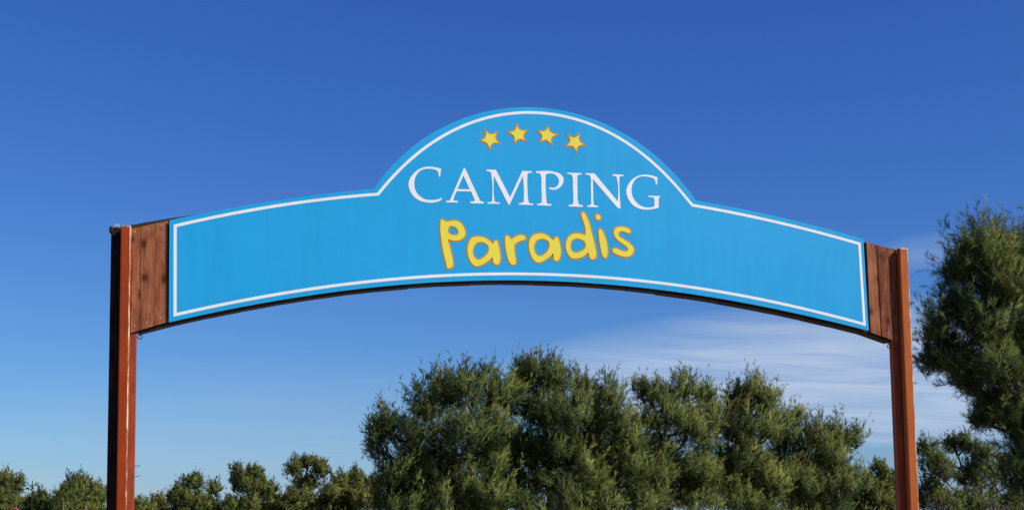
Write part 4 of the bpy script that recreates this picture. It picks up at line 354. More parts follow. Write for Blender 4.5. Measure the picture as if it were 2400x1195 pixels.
# ------------------------------------------------------------------ pine crowns: lobes as (x, y, z, half width, half height) in metres
PINES = [
 ('far', 'olive pine cut off by the left edge of the picture', [(-11.78,38.27,2.48,0.66,0.84),(-11.19,38.57,2.59,0.3,0.46),(-11.45,37.87,2.9,0.38,0.38),(-11.62,37.67,1.72,1.04,0.69),(-11.03,38.47,2.86,0.14,0.21)]),
 ('far', 'low rounded pine behind the dry forked stalk', [(-9.87,36.27,2,0.64,0.44),(-9.22,35.77,1.81,0.57,0.47),(-10.35,36.57,1.78,0.37,0.37)]),
 ('far', 'spiky topped pine just left of the left post', [(-9.26,42.27,2.51,0.83,0.79),(-8.63,42.67,2.37,0.49,0.68),(-9.61,41.77,2.2,0.63,0.63),(-8.92,42.27,1.76,0.94,0.68)]),
 ('far', 'small yellowish bush-like pine touching the right side of the left post', [(-6.78,40.27,1.81,0.44,0.36),(-6.48,40.77,1.63,0.4,0.29)]),
 ('far', 'small thin pine standing alone between the left post and the flat topped pine', [(-6.61,52.27,2.08,0.42,0.49),(-6.71,52.77,1.62,0.49,0.4),(-6.34,51.97,1.7,0.31,0.35)]),
 ('far', 'flat topped pine with a small side lobe on its right', [(-4.8,46.27,2.77,0.77,0.52),(-5.42,45.87,2.21,0.72,0.6),(-3.91,46.57,2.54,0.34,0.41),(-4.52,46.47,1.78,1.25,0.73),(-3.31,45.67,1.67,0.8,0.48)]),
 ('far', 'pine with two small round tops over a long right slope', [(-2.92,46.47,3.33,0.28,0.36),(-2.25,46.27,3.24,0.48,0.4),(-2.57,45.87,2.7,0.68,0.6),(-1.81,46.47,2.51,0.77,0.73),(-1.34,46.27,1.83,0.73,0.69),(-2.48,45.57,1.79,0.72,0.6),(-3.05,46.67,2.99,0.24,0.24)]),
 ('far', 'round crowned pine with sky showing through its middle', [(-0.39,46.27,3.45,0.52,0.52),(0.29,46.47,3.74,0.57,0.45),(0.78,46.07,3.32,0.48,0.52),(0.1,46.57,2.78,0.81,0.49),(-0.23,45.77,2.1,0.88,0.68),(-0.8,46.57,1.69,0.69,0.53)]),
 ('far', 'yellow green pine between the round crown and the tall middle trees', [(1.3,41.27,2.78,0.48,0.44),(2.01,41.57,2.89,0.45,0.48),(0.91,40.77,2.22,0.62,0.55),(1.89,40.97,2.12,0.85,0.59),(1.12,41.27,1.58,0.92,0.48),(2.58,41.87,2.39,0.41,0.56)]),
 ('mid', 'broad dark pine at the left end of the middle group', [(0.62,19.52,3.6,0.4,0.58),(0.26,19.52,3.17,0.27,0.49),(1.75,19.27,4.3,0.8,0.8),(2.53,18.97,4.55,0.73,0.64),(3.48,19.57,4.55,0.63,0.67),(1.4,18.82,3.56,0.72,0.72),(2.53,18.77,3.45,0.83,0.79),(0.89,19.52,2.52,0.83,0.89),(2.23,19.62,2.5,0.9,0.9),(3.32,19.42,3.59,0.67,0.78),(1.3,20.2,1.7,0.91,0.68),(2.69,20.42,1.62,0.92,0.57),(3.17,19.85,2.67,0.68,0.68),(1.5,19.57,2.4,0.74,0.78)]),
 ('mid', 'tallest pine in the middle with a bright bushy front lobe', [(5.11,20.97,5.2,0.75,0.68),(4.82,21.37,5,0.42,0.59),(5.62,21.17,4.93,0.42,0.59),(5.08,21.27,4.17,0.78,0.75),(5.53,19.97,3.96,0.79,0.75),(6.31,21.07,4.51,0.4,0.68),(5.24,20.3,3.24,0.92,0.64),(4.15,21.22,3.23,0.7,0.7),(4.3,21.42,2.3,0.71,0.83),(6.5,21.17,3.33,0.59,0.7),(5.1,20.5,2.33,0.53,0.58),(6.63,20.87,3.9,0.47,0.6),(4.42,20.97,4.49,0.49,0.58)]),
 ('mid', 'pine with long upright wispy tips right of the bushy front lobe', [(6.7,19.97,4.53,0.36,0.52),(6.77,19.77,3.89,0.52,0.63),(7.14,19.67,3.25,0.63,0.67),(6.83,20.47,2.83,0.57,0.57)]),
 ('mid', 'wide pine with three thin twig tips on top', [(8.57,22.27,4.79,0.58,0.51),(9.37,21.97,4.77,0.65,0.48),(10.31,22.57,4.76,0.34,0.44),(8.89,21.77,4.02,0.95,0.69),(9.89,22.42,3.75,0.8,0.8),(8.68,22.37,3.13,0.9,0.75),(9.84,22.37,2.63,0.85,0.73),(9.1,23.32,2.03,0.95,0.75),(10.5,22.77,4.21,0.37,0.61)]),
 ('mid', 'peaked pine with bare grey twigs in its middle', [(12.53,24.27,5.02,0.51,0.51),(12.89,24.07,4.76,0.58,0.56),(12.17,24.57,4.67,0.44,0.57),(12.36,23.87,3.96,0.99,0.73),(13.46,24.47,3.99,0.54,0.67),(12.15,24.12,3.05,0.94,0.84),(11.96,25.12,2.29,0.86,0.78),(13.06,24.67,2.4,0.98,0.83),(11.66,24.57,4,0.52,0.72)]),
 ('mid', 'pine with a broken toothed top at the right end of the middle group', [(14.95,26.27,4.38,0.32,0.38),(14.84,26.62,3.7,0.52,0.62),(15.55,26.17,3.81,0.46,0.54),(16.5,26.42,3.68,0.57,0.57),(17.11,26.63,3.66,0.38,0.57),(15.85,26.25,3.04,0.94,0.73),(15.19,26.82,2.57,0.9,0.82),(14.77,26.87,3,0.68,0.82),(16.67,27.02,2.56,0.68,0.77),(15.63,26.87,1.58,1.23,0.68)]),
 ('mid', 'young light green pine in front of the gap in the middle group', [(4.08,13.27,2.33,0.18,0.31),(4.35,13.37,2.04,0.26,0.31),(4.01,13.17,1.81,0.31,0.34),(4.56,13.47,1.65,0.33,0.31),(3.83,13.27,1.52,0.31,0.22)]),
 ('far', 'pine just left of the right post', [(21.05,32.27,2.73,0.34,0.4),(20.56,32.47,2.35,0.53,0.43),(21.33,32.07,2.33,0.46,0.52),(20.58,31.87,1.77,0.92,0.61),(20.22,32.57,1.46,0.62,0.62),(21.78,32.47,1.6,0.62,0.68)]),
 ('thin', 'sparse pine with pale twigs right of the right post', [(20.73,28.27,3.31,0.42,0.51),(22,28.57,3.54,0.57,0.43),(22.28,28.27,3.6,0.34,0.37),(22.71,27.97,3.16,0.56,0.48),(21.07,28.07,2.55,0.7,0.7),(22.81,28.47,2.39,0.85,0.79),(24.14,28.67,2.69,0.71,0.71),(20.93,28.47,1.66,0.85,0.71),(22.17,28.07,1.41,0.98,0.62),(23.99,28.27,1.54,0.85,0.85)]),
 ('near', 'large near pine rising past the right edge of the picture', [(9.16,4.77,5.32,0.56,0.47),(8.77,4.97,5.6,0.38,0.28),(8.23,4.87,5.56,0.2,0.23),(8.27,4.57,5.32,0.49,0.37),(8,4.77,5.21,0.25,0.29),(8.64,4.37,4.82,0.61,0.49),(7.94,4.87,4.68,0.3,0.31),(8.16,4.47,4.36,0.55,0.43),(7.56,4.77,4.19,0.25,0.27),(7.81,4.67,3.84,0.43,0.31),(8.28,4.37,3.61,0.49,0.37),(7.54,4.97,3.8,0.19,0.21),(9.03,4.47,3.9,0.55,0.55),(8.49,4.87,3.12,0.34,0.25),(8.95,4.77,2.98,0.5,0.44),(8.39,4.97,2.86,0.19,0.11),(9.2,4.87,2.37,0.38,0.31),(9.33,4.77,1.83,0.56,0.37),(8.19,4.97,3.43,0.28,0.21),(8.83,5.07,4.17,0.51,0.38),(9.29,4.97,2.72,0.44,0.38),(8.83,4.57,1.96,0.37,0.25),(9.88,4.97,4.73,0.75,0.88),(10.01,5.17,3.36,0.64,0.76),(10.64,5.07,4.48,0.95,1.07),(10.56,4.97,3.06,0.82,0.88),(10.37,4.97,5.09,0.69,0.69)]),
]

# ------------------------------------------------------------------ ground and drive
bm = bmesh.new()
rings, seg = [], 72
radii = [0.0, 6, 12, 20, 30, 45, 65, 95, 150, 260, 500, 1000, 2200, 5000]
prev = None
for k, rr in enumerate(radii):
    if rr == 0:
        ring = [bm.verts.new((0, 10, -0.02))]
    else:
        ring = [bm.verts.new((rr * cos(2 * pi * i / seg), 10 + rr * sin(2 * pi * i / seg),
                 -0.02 - 0.05 * random.random() * min(1, rr / 30) - 0.014 * max(0, rr - 55))) for i in range(seg)]
    if prev is not None:
        for i in range(seg):
            if len(prev) == 1: bm.faces.new((prev[0], ring[i], ring[(i + 1) % seg]))
            else: bm.faces.new((prev[i], ring[i], ring[(i + 1) % seg], prev[(i + 1) % seg]))
    prev = ring
g = from_bm('ground', bm, None, [M_GROUND], True)
tag(g, kind='structure')
bm = bmesh.new()
pl = []
for i in range(31):
    y = -30 + i * 2.0
    cx_ = 0.0 + (0.02 * max(0, y) ** 1.5 if y > 0 else 0.015 * y)
    cx_ = -cx_ if y > 0 else cx_
    w = 3.6 + 0.15 * random.random()
    pl.append((bm.verts.new((cx_ - w, y, 0.012)), bm.verts.new((cx_ + w, y, 0.012))))
for a, c in zip(pl, pl[1:]):
    bm.faces.new((a[0], a[1], c[1], c[0]))
rd = from_bm('road', bm, None, [M_GRAVEL])
tag(rd, kind='structure')

# ------------------------------------------------------------------ the entrance sign
arch = thing('entrance_sign', 'blue arched camping sign carried between two rust red timber posts', 'entrance sign')

# --- posts
def screw_head(parent, x, y, z, r=0.008, mat=None):
    bm = bmesh.new()
    bmesh.ops.create_uvsphere(bm, u_segments=8, v_segments=5, radius=r)
    for v in bm.verts:
        v.co = Vector((x + v.co.x, y + v.co.y * 0.55, z + v.co.z))
    return from_bm('screw', bm, parent, [mat or M_METAL], True)

def make_post(xf0, xf1, xr0, xr1, lean, mat):
    # the front timber, arrises knocked off
    bm = box_bm(xf0, xf1, -0.055, 0.027, 0, 4.565, 0.013, 1, 2)
    bm.normal_update()
    for f in bm.faces:                       # the stain has only gone from the weather side
        if f.normal.x < -0.1: f.material_index = 0
    for v in bm.verts:
        v.co.x += lean * (v.co.z - 2.0)
    p = from_bm('post', bm, arch, [mat, M_EDGE])
    xm = (xr0 + xr1) / 2
    if xr0 < 0:                              # near-black board: the front timber's shadow put into its colour
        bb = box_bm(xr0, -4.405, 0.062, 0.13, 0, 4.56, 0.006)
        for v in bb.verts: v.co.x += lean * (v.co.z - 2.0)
        tb = from_bm('board', bb, p, [M_SHADE_BLACK])
        tb['label'] = 'near-black board on the outer side of the post, shadow of the front timber put into its colour'
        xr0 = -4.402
    bm = box_bm(xr0, xr1, 0.062, 0.135, 0, 4.575, 0.014, 1, 2)
    for v in bm.verts:
        v.co.x += lean * (v.co.z - 2.0)
    from_bm('rear_timber', bm, p, [M_REAR, mat])
    return p
POSTS = [make_post(-4.400, -4.297, -4.503, -4.236, 0.004, M_POST), make_post(4.297, 4.406, 4.212, 4.462, 0.001, M_POST_OCHRE)]

# --- curves of the board
def interp(line, x):
    return float(np.interp(x, [p[0] for p in line], [p[1] for p in line]))
n_top = 16
left_top = PANEL_OUTLINE[:16]
right_top = PANEL_OUTLINE[64:80]
bottom = PANEL_OUTLINE[80:][::-1]           # left to right
def fit_end(line):                           # carries an arc on beyond its end
    xs = np.array([p[0] for p in line]); zs = np.array([p[1] for p in line])
    return np.polyfit(xs, zs, 2)
F_L, F_R = fit_end(left_top), fit_end(right_top)
F_B = np.polyfit([p[0] for p in bottom], [p[1] for p in bottom], 4)
def plank_top(x):  return 4.645 - 0.235 * (abs(x) - 3.92) - 0.02 * max(0, abs(x) - 3.92)
def plank_bot(x):  return 3.588 - 0.325 * (abs(x) - 3.92)
def cap_top(x):
    a = abs(x)
    return 4.7236 - 0.170 * (a - 3.6437) - 0.045 * max(0, a - 3.64) ** 2

# --- body: the dark box behind panel and planks
top_pts, bot_pts = [], []
for x in np.linspace(-4.30, -3.93, 8): top_pts.append((float(x), plank_top(x) - 0.006))
for x, z in PANEL_OUTLINE[:80]: top_pts.append((x * 0.9995, z - 0.012))
for x in np.linspace(3.93, 4.30, 8): top_pts.append((float(x), plank_top(x) - 0.006))
for x in np.linspace(4.30, 3.93, 8): bot_pts.append((float(x), plank_bot(x) + 0.004))
for x, z in bottom[::-1]: bot_pts.append((x, z + 0.004 - 0.012 * min(1, max(0, (abs(x) - 1.2) / 2.0))))
for x in np.linspace(-3.93, -4.30, 8): bot_pts.append((float(x), plank_bot(x) + 0.004))
# weed out steps backwards in x at the joints
def mono(pts, sgn):
    out = []
    for p in pts:
        if not out or (p[0] - out[-1][0]) * sgn > 1e-4: out.append(p)
    return out
body_poly = mono(top_pts, 1) + mono(bot_pts, -1)
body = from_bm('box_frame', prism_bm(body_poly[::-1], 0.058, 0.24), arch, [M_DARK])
# --- cap strip that shows over the planks
for s in (-1, 1):
    xs = np.linspace(3.62, 4.32, 14)
    poly = [(s * float(x), cap_top(x)) for x in xs] + [(s * float(x), cap_top(x) - 0.055 - 0.02 * (x - 3.62)) for x in xs[::-1]]
    if s > 0: poly = [(x, z - 0.045 + 0.03 * (abs(x) - 3.62)) for x, z in poly]
    bm = prism_bm(poly, 0.032 + 0.03, 0.235)
    bmesh.ops.recalc_face_normals(bm, faces=bm.faces[:])
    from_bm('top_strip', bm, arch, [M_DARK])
# --- soffit boards under the box: short boards butted along the curve
edges = np.linspace(-4.22, 4.208, 25)
for i in range(len(edges) - 1):
    a, c = edges[i] + 0.0015, edges[i + 1] - 0.0015
    def soff(x): return (np.polyval(F_B, x) if abs(x) < 3.9 else plank_bot(x)) - 0.003
    za, zb = soff(a), soff(c)
    dz = random.uniform(-0.003, 0.003)
    if abs((a + c) / 2) > 1.5: dz -= 0.006
    poly = [(a, za + dz - 0.010), (c, zb + dz - 0.010), (c, zb + dz + 0.001), (a, za + dz + 0.001)]
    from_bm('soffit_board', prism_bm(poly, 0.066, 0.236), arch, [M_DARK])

# --- planks at both ends
def plank(x0t, x1t, x0b, x1b, dy=0.0):
    k = 3
    up = [(x0t + (x1t - x0t) * i / k) for i in range(k + 1)]
    dn = [(x1b + (x0b - x1b) * i / k) for i in range(k + 1)]
    poly = [(x, plank_top(x)) for x in up] + [(x, plank_bot(x)) for x in dn]
    o = from_bm('plank', prism_bm(poly[::-1], 0.03 + dy, 0.056, 0.003), arch, [M_PLANK])
    for xa, zz in (((x0t + x1t) / 2, plank_top((x0t + x1t) / 2) - 0.045), ((x0b + x1b) / 2, plank_bot((x0b + x1b) / 2) + 0.055)):
        screw_head(o, xa + random.uniform(-.01, .01), 0.03 + dy - 0.001, zz + random.uniform(-.008, .008))
    return o
plank(-4.292, -4.2035, -4.288, -4.1925, 0.004)
plank(-4.2000, -4.0560, -4.1890, -4.0540, 0.0)
plank(-4.0525, -3.9300, -4.0505, -3.9230, 0.003)
plank(3.9290, 4.0500, 3.9370, 4.0660, 0.002)
plank(4.0590, 4.1930, 4.0760, 4.2080, -0.002)
plank(4.1970, 4.2950, 4.2115, 4.2950, 0.003)

# --- the blue panel
panel = from_bm('panel', prism_bm(PANEL_OUTLINE[::-1], 0.0, 0.022), arch, [M_BLUE])
panel['label'] = 'sky blue panel with white border line, stars and lettering'
brace = from_bm('panel_packing', prism_bm([(x * 0.992, z + (0.02 if i >= 80 else -0.02)) for i, (x, z) in enumerate(PANEL_OUTLINE)][::-1], 0.024, 0.055), arch, [M_DARK])

def offset_line(pts, d, closed=True, limit=2.2):
    n = len(pts); out = []
    P = [Vector((p[0], p[1])) for p in pts]
    for i in range(n):
        a, b_, c = P[i - 1], P[i], P[(i + 1) % n]
        e1, e2 = (b_ - a), (c - b_)
        if e1.length < 1e-6: e1 = e2
        if e2.length < 1e-6: e2 = e1
        e1.normalize(); e2.normalize()
        n1, n2 = Vector((e1.y, -e1.x)), Vector((e2.y, -e2.x))
        mth = n1 + n2
        if mth.length < 1e-4: mth = n1
        mth.normalize()
        k = 1.0 / max(mth.dot(n1), 1 / limit)
        q = b_ + mth * d * k
        out.append((q.x, q.y))
    return out
def area(pts):
    return 0.5 * sum(pts[i][0] * pts[(i + 1) % len(pts)][1] - pts[(i + 1) % len(pts)][0] * pts[i][1] for i in range(len(pts)))
def ribbon(bm, pts, d0, d1, y, mat=0, thick=0.0012):
    """flat band along a closed line from offset d0 to d1 (positive = outwards of a counter-clockwise line)"""
    A, B = offset_line(pts, d0), offset_line(pts, d1)
    va = [bm.verts.new((x, y, z)) for x, z in A]; vb = [bm.verts.new((x, y, z)) for x, z in B]
    vc = [bm.verts.new((x, y + thick, z)) for x, z in A]; vd = [bm.verts.new((x, y + thick, z)) for x, z in B]
    n = len(pts)
    for i in range(n):
        j = (i + 1) % n
        for q in ((va[i], vb[i], vb[j], va[j]), (vb[i], vd[i], vd[j], vb[j]), (vc[i], va[i], va[j], vc[j])):
            f = bm.faces.new(q); f.material_index = mat
def fill_into(bm, loops, y, thick, mat=0):
    """filled shape with holes (first loop outer), as a thin plate"""
    from mathutils.geometry import tessellate_polygon
    vl = [[Vector((x, z, 0)) for x, z in l] for l in loops]
    tris = tessellate_polygon(vl)
    flat = [p for l in loops for p in l]
    vs = [bm.verts.new((x, y, z)) for x, z in flat]
    for t in tris:
        try:
            f = bm.faces.new([vs[k] for k in t]); f.material_index = mat
            f.normal_update()
            if f.normal.y > 0: f.normal_flip()
        except ValueError: pass
    k = 0
    for l in loops:
        bk = [bm.verts.new((x, y + thick, z)) for x, z in l]
        for i in range(len(l)):
            j = (i + 1) % len(l)
            f = bm.faces.new((vs[k + i], bk[i], bk[j], vs[k + j])); f.material_index = mat
        k += len(l)
bm = bmesh.new()
bl = BORDER_LINE if area(BORDER_LINE) > 0 else BORDER_LINE[::-1]
ribbon(bm, bl, -0.0155, 0.0155, -0.002, 0, 0.0018)
from_bm('border_line', bm, panel, [M_WHITE])
for ch, loops in SERIF_LETTERS:
    bm = bmesh.new()
    fill_into(bm, loops, -0.003, 0.0028)
    o = from_bm('letter', bm, panel, [M_WHITE])
    o['label'] = 'white serif capital letter ' + ch
def outlined(name, loops, label):
    bm = bmesh.new()
    fill_into(bm, loops, -0.0045, 0.0022, 0)
    for i, l in enumerate(loops):
        ccw = l if area(l) > 0 else l[::-1]
        if i == 0: ribbon(bm, ccw, -0.006, 0.0145, -0.0020, 1, 0.0016)
        else:      ribbon(bm, ccw, -0.0135, 0.006, -0.0020, 1, 0.0016)
    o = from_bm(name, bm, panel, [M_YELLOW, M_ORANGE])
    o['label'] = label
    return o
for ch, loops in ROUND_LETTERS:
    if ch == 'i':                            # stem and dot
        bm = bmesh.new()
        for l in loops:
            fill_into(bm, [l], -0.0045, 0.0022, 0)
            ribbon(bm, l if area(l) > 0 else l[::-1], -0.006, 0.0145, -0.0020, 1, 0.0016)
        o = from_bm('letter', bm, panel, [M_YELLOW, M_ORANGE]); o['label'] = 'yellow hand drawn letter i with orange outline'
    else:
        outlined('letter', loops, 'yellow hand drawn letter %s with orange outline' % ch)
for s in STARS:
    outlined('star', [s], 'yellow five pointed star with orange outline')

# --- ironwork on the posts
def eye_hook(parent, x, y, z, shank, ring, turn):
    bm = bmesh.new()
    tube_into(bm, [(x, y, z), (x + shank, y, z + 0.002)], 0.0055, 8)
    cx_, n = x + shank + ring, 20
    pts = []
    for i in range(n):
        a = pi + 2 * pi * i / n * 0.97
        pts.append((cx_ + ring * cos(a) * cos(turn), y + ring * cos(a) * sin(turn), z + 0.002 + ring * sin(a)))
    tube_into(bm, pts, 0.0055, 8)
    return from_bm('eye_hook', bm, parent, [M_IRON], True)
eye_hook(POSTS[0], -4.238, 0.10, 3.437, 0.022, 0.020, 0.0)
eye_hook(POSTS[1], 4.214, 0.10, 3.432, -0.004, -0.019, 0.35)
for z, dz in ((2.115, 0.004), (2.005, 0.014)):
    bm = bmesh.new()
    tube_into(bm, [(-4.24, 0.10, z), (-4.192, 0.095, z + dz)], 0.0035, 6)
    tube_into(bm, [(-4.194, 0.095, z + dz), (-4.188, 0.095, z + dz)], 0.0075, 8)
    from_bm('nail', bm, POSTS[0], [M_IRON], True)
# bolt and splinter of the top of the left rear timber
bm = box_bm(-4.462, -4.412, 0.045, 0.085, 4.565, 4.598, 0.004)
from_bm('bracket', bm, POSTS[0], [M_METAL])
bm = box_bm(-4.512, -4.475, 0.05, 0.12, 4.505, 4.572, 0.012)
from_bm('cleat', bm, POSTS[0], [M_SHADE_BLACK])
for z in (4.44, 4.28, 3.05):
    bm = bmesh.new()
    tube_into(bm, [(4.455, 0.10, z), (4.471, 0.098, z)], 0.010, 8)
    from_bm('bolt', bm, POSTS[1], [M_IRON], True)

# ------------------------------------------------------------------ pines
def tri_mesh(name, tris, tint, parent, mat, nrm=None):
    """tris (n,3,3) float array of separate triangles, tint (n,) per triangle"""
    n = len(tris)
    if nrm is not None:                      # wind every needle so that it faces out of the crown
        g = np.cross(tris[:, 1] - tris[:, 0], tris[:, 2] - tris[:, 0])
        flip = (g * nrm).sum(1) < 0
        tris = np.where(flip[:, None, None], tris[:, ::-1], tris)
    me = bpy.data.meshes.new(name)
    me.vertices.add(3 * n); me.loops.add(3 * n); me.polygons.add(n)
    me.vertices.foreach_set('co', np.ascontiguousarray(tris, dtype=np.float32).ravel())
    me.loops.foreach_set('vertex_index', np.arange(3 * n, dtype=np.int32))
    me.polygons.foreach_set('loop_start', np.arange(0, 3 * n, 3, dtype=np.int32))
    me.polygons.foreach_set('loop_total', np.full(n, 3, dtype=np.int32))
    at = me.attributes.new('tint', 'FLOAT', 'POINT')
    at.data.foreach_set('value', np.repeat(tint, 3).astype(np.float32))
    if nrm is not None:
        cn = me.attributes.new('custom_normal', 'FLOAT_VECTOR', 'POINT')
        cn.data.foreach_set('vector', np.repeat(nrm, 3, axis=0).astype(np.float32).ravel())
        me.polygons.foreach_set('use_smooth', np.ones(n, dtype=bool))
    me.update(calc_edges=True)
    return link(name, me, parent, [mat])
def unit(v):
    return v / (np.linalg.norm(v, axis=-1, keepdims=True) + 1e-9)
def rand_dirs(n):
    return unit(RNG.normal(size=(n, 3)))

def needles(P, D, L, nn, nl, nw, bend, tintv, spread=(22, 58)):
    """needle triangles of bottle-brush shoots: P base (n,3), D direction, L length (n,), bend (n,3) sideways drift of the tip"""
    n = len(P)
    t = (RNG.random((n, nn)) * 0.95 + 0.08)
    t[:, : max(2, nn // 5)] = 0.60 + 0.42 * RNG.random((n, max(2, nn // 5)))       # a tuft at the tip
    base = P[:, None] + D[:, None] * (t * L[:, None])[..., None] + bend[:, None] * (t ** 2 * L[:, None])[..., None]
    axis = unit(D[:, None] + bend[:, None] * (2 * t)[..., None])
    rd = RNG.normal(size=(n, nn, 3))
    rad = unit(rd - axis * (rd * axis).sum(-1, keepdims=True))
    ang = np.radians(RNG.uniform(spread[0], spread[1], (n, nn)))[..., None]
    nd = axis * np.cos(ang) + rad * np.sin(ang)
    side = unit(np.cross(nd, RNG.normal(size=(n, nn, 3))))
    ln = nl * RNG.uniform(0.7, 1.15, (n, nn))[..., None]
    w = nw * RNG.uniform(0.7, 1.2, (n, nn))[..., None] * 0.5
    tri = np.stack([base - side * w, base + side * w, base + nd * ln], axis=2).reshape(-1, 3, 3)
    tt = np.repeat(tintv, nn) + RNG.normal(0, 0.05, n * nn)
    return tri, np.clip(tt, 0, 1)

KINDS = {   # clump density and size, plumes per clump, plume length, shoots per plume, shoot length, needles, their length, width and spread
    'far':  dict(sc=0.92, core=450, den=8.0, skirt=1, rc=0.24, npl=4, pl=0.22, ns=6, sl=0.12, nn=11, nl=0.095, nw=0.018, sp=(12, 42), mat='olive', gap=0.08),
    'mid':  dict(sc=0.96, core=720, den=6.1, skirt=1, rc=0.36, npl=6, pl=0.40, ns=9, sl=0.13, nn=17, nl=0.115, nw=0.0088, sp=(8, 30), mat='green', gap=0.03),
    'thin': dict(sc=1.0, core=240, den=6.0, skirt=1, rc=0.24, npl=4, pl=0.28, ns=6, sl=0.12, nn=12, nl=0.10, nw=0.014, sp=(12, 42), mat='olive', gap=0.14),
    'near': dict(sc=0.88, core=1500, den=6.4, skirt=0, rc=0.27, npl=6, pl=0.50, ns=9, sl=0.14, nn=20, nl=0.115, nw=0.0062, sp=(16, 50), mat='green', gap=0.03),
}
def pine(kind, label, lobes):
    k = KINDS[kind]
    lobes = [(x, y, z, rx * k['sc'], rz * k['sc']) for x, y, z, rx, rz in lobes]
    lob = np.array(lobes)
    w = lob[:, 3] * lob[:, 4]
    bx, by = float((lob[:, 0] * w).sum() / w.sum()), float((lob[:, 1] * w).sum() / w.sum())
    root = thing('pine_tree', label, 'pine tree', (bx, by, 0), 'pine trees behind the entrance sign')
    top = int(np.argmax(lob[:, 2] + lob[:, 4]))
    ztop = float(lob[top, 2] + lob[top, 4] * 0.3)
    bm = bmesh.new()
    # trunk
    tp = []
    for i in range(7):
        f = i / 6
        tp.append(((lob[top, 0] - bx) * f ** 2 + 0.05 * sin(5 * f + bx), (lob[top, 1] - by) * f ** 2 + 0.05 * cos(4 * f + by), ztop * f))
    tr = 0.04 + 0.016 * ztop
    tube_into(bm, tp, [tr * (1 - 0.85 * i / 6) for i in range(7)], 8)
    # lower skirt of the crown
    xs0, xs1 = float((lob[:, 0] - lob[:, 3]).min()), float((lob[:, 0] + lob[:, 3]).max())
    zl = float(np.percentile(lob[:, 2] - lob[:, 4], 25))
    lobes = list(lobes)
    if k['skirt']:
        zz = zl + 0.1
        while zz > 0.7:
            m = max(2, int((xs1 - xs0) / 1.3))
            for i in range(m):
                xx = xs0 + (xs1 - xs0) * (i + 0.5) / m
                xx = bx + (xx - bx) * (0.86 if zz > 1.2 else 0.7) + random.uniform(-.15, .15)
                lobes.append((xx, by + random.uniform(-.5, .5), zz + random.uniform(-.15, .15), (xs1 - xs0) / m * 0.62, 0.55))
            zz -= 0.75
    base_tree = 0.44 + random.uniform(-0.08, 0.08) + (0.09 if 'light' in label or 'yellow' in label or 'olive pine' in label else 0)
    T, TT, NN = [], [], []
    twig_bm = bmesh.new()
    for (x, y, z, rx, rz) in lobes:
        ry = (rx + rz) * 0.5
        c = np.array([x - bx, y - by, z])
        f = min(0.92, max(0.12, (z - rz * 1.1) / ztop))
        i0 = min(5, int(f * 6)); a = Vector(tp[i0]).lerp(Vector(tp[i0 + 1]), f * 6 - i0)
        mid = a.lerp(Vector(c), 0.55) + Vector((0, 0, -0.10 * (Vector(c) - a).length))
        tube_into(bm, [a, mid, Vector(c)], [tr * 0.42, tr * 0.30, tr * 0.16], 5, False)
        rc0 = k['rc'] * (0.75 + 0.35 * min(1, ry / 0.8))
        nc = max(6, int(k['den'] * (rx * ry + rx * rz + ry * rz) / 3 / rc0 ** 2))
        dirs = rand_dirs(nc * 2)
        dirs = dirs[(dirs[:, 2] > -0.72)][:nc]
        rad = RNG.uniform(0.45, 0.88, len(dirs))
        # a few inside
        ins = max(1, len(dirs) // 6)
        rad[:ins] = RNG.uniform(0.1, 0.45, ins)
        cc = c + dirs * rad[:, None] * np.array([rx, ry, rz])
        keep = RNG.random(len(cc)) > k['gap']
        for q, d, kp in zip(cc, dirs, keep):
            # branchlet that carries the clump
            m2 = Vector(c).lerp(Vector(q), 0.5) + Vector((0, 0, -0.05))
            r0 = 0.011 + 0.006 * random.random()
            tube_into(twig_bm, [Vector(c), m2, Vector(q)], [r0 * 1.3, r0, r0 * 0.55], 3, False)
            if not kp: continue
            rc = rc0 * RNG.uniform(0.75, 1.2)
            low = 0.45 if q[2] < 1.35 else 1.0
            m = max(2, int(k['npl'] * RNG.uniform(0.8, 1.25) * low * (rc / k['rc']) ** 1.3))
            # plumes: young branch ends that sweep outwards and up
            pd = unit(d * 0.55 + np.array([0, 0, 0.80]) + RNG.normal(0, 0.36, (m, 3)))
            pb = q + rand_dirs(m) * rc * RNG.uniform(0.25, 0.85, (m, 1)) - pd * k['pl'] * 0.35
            lead = (pb[:, 2] > z + rz * 0.30) & (RNG.random(m) < 0.36)
            pd = np.where(lead[:, None], unit(pd + np.array([0, 0, 1.1])), pd)
            plen = k['pl'] * RNG.uniform(0.7, 1.2, m) * np.where(lead, 1.2, 1.0)
            pbend = RNG.normal(0, 0.16, (m, 3)) + np.array([0, 0, 0.16])
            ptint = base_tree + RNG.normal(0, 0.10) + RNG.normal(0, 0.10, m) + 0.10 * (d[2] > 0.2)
            ns = k['ns']
            t = np.sort(RNG.uniform(0.05, 0.92, (m, ns)), 1); t[:, -1] = 1.0
            ax = unit(pd[:, None] + pbend[:, None] * (2 * t)[..., None])
            pos = pb[:, None] + pd[:, None] * (plen[:, None] * t)[..., None] + pbend[:, None] * (plen[:, None] * t ** 2)[..., None]
            rd = RNG.normal(size=(m, ns, 3)); rad_ = unit(rd - ax * (rd * ax).sum(-1, keepdims=True))
            an = np.radians(RNG.uniform(18, 46, (m, ns))); an[:, -1] = 0.1
            D = (ax * np.cos(an)[..., None] + rad_ * np.sin(an)[..., None]).reshape(-1, 3)
            L = k['sl'] * RNG.uniform(0.75, 1.25, (m, ns)) * (1.1 - 0.45 * t); L[:, -1] = k['sl'] * np.where(lead, RNG.uniform(0.8, 1.2, m), 0.9)
            L = L.reshape(-1)
            bend = RNG.normal(0, 0.14, (m * ns, 3)) + np.array([0, 0, 0.14])
            tips_ = np.zeros((m, ns), bool); tips_[:, -1] = True
            bend = np.where(tips_.reshape(-1, 1), RNG.normal(0, 0.30, (m * ns, 3)), bend)
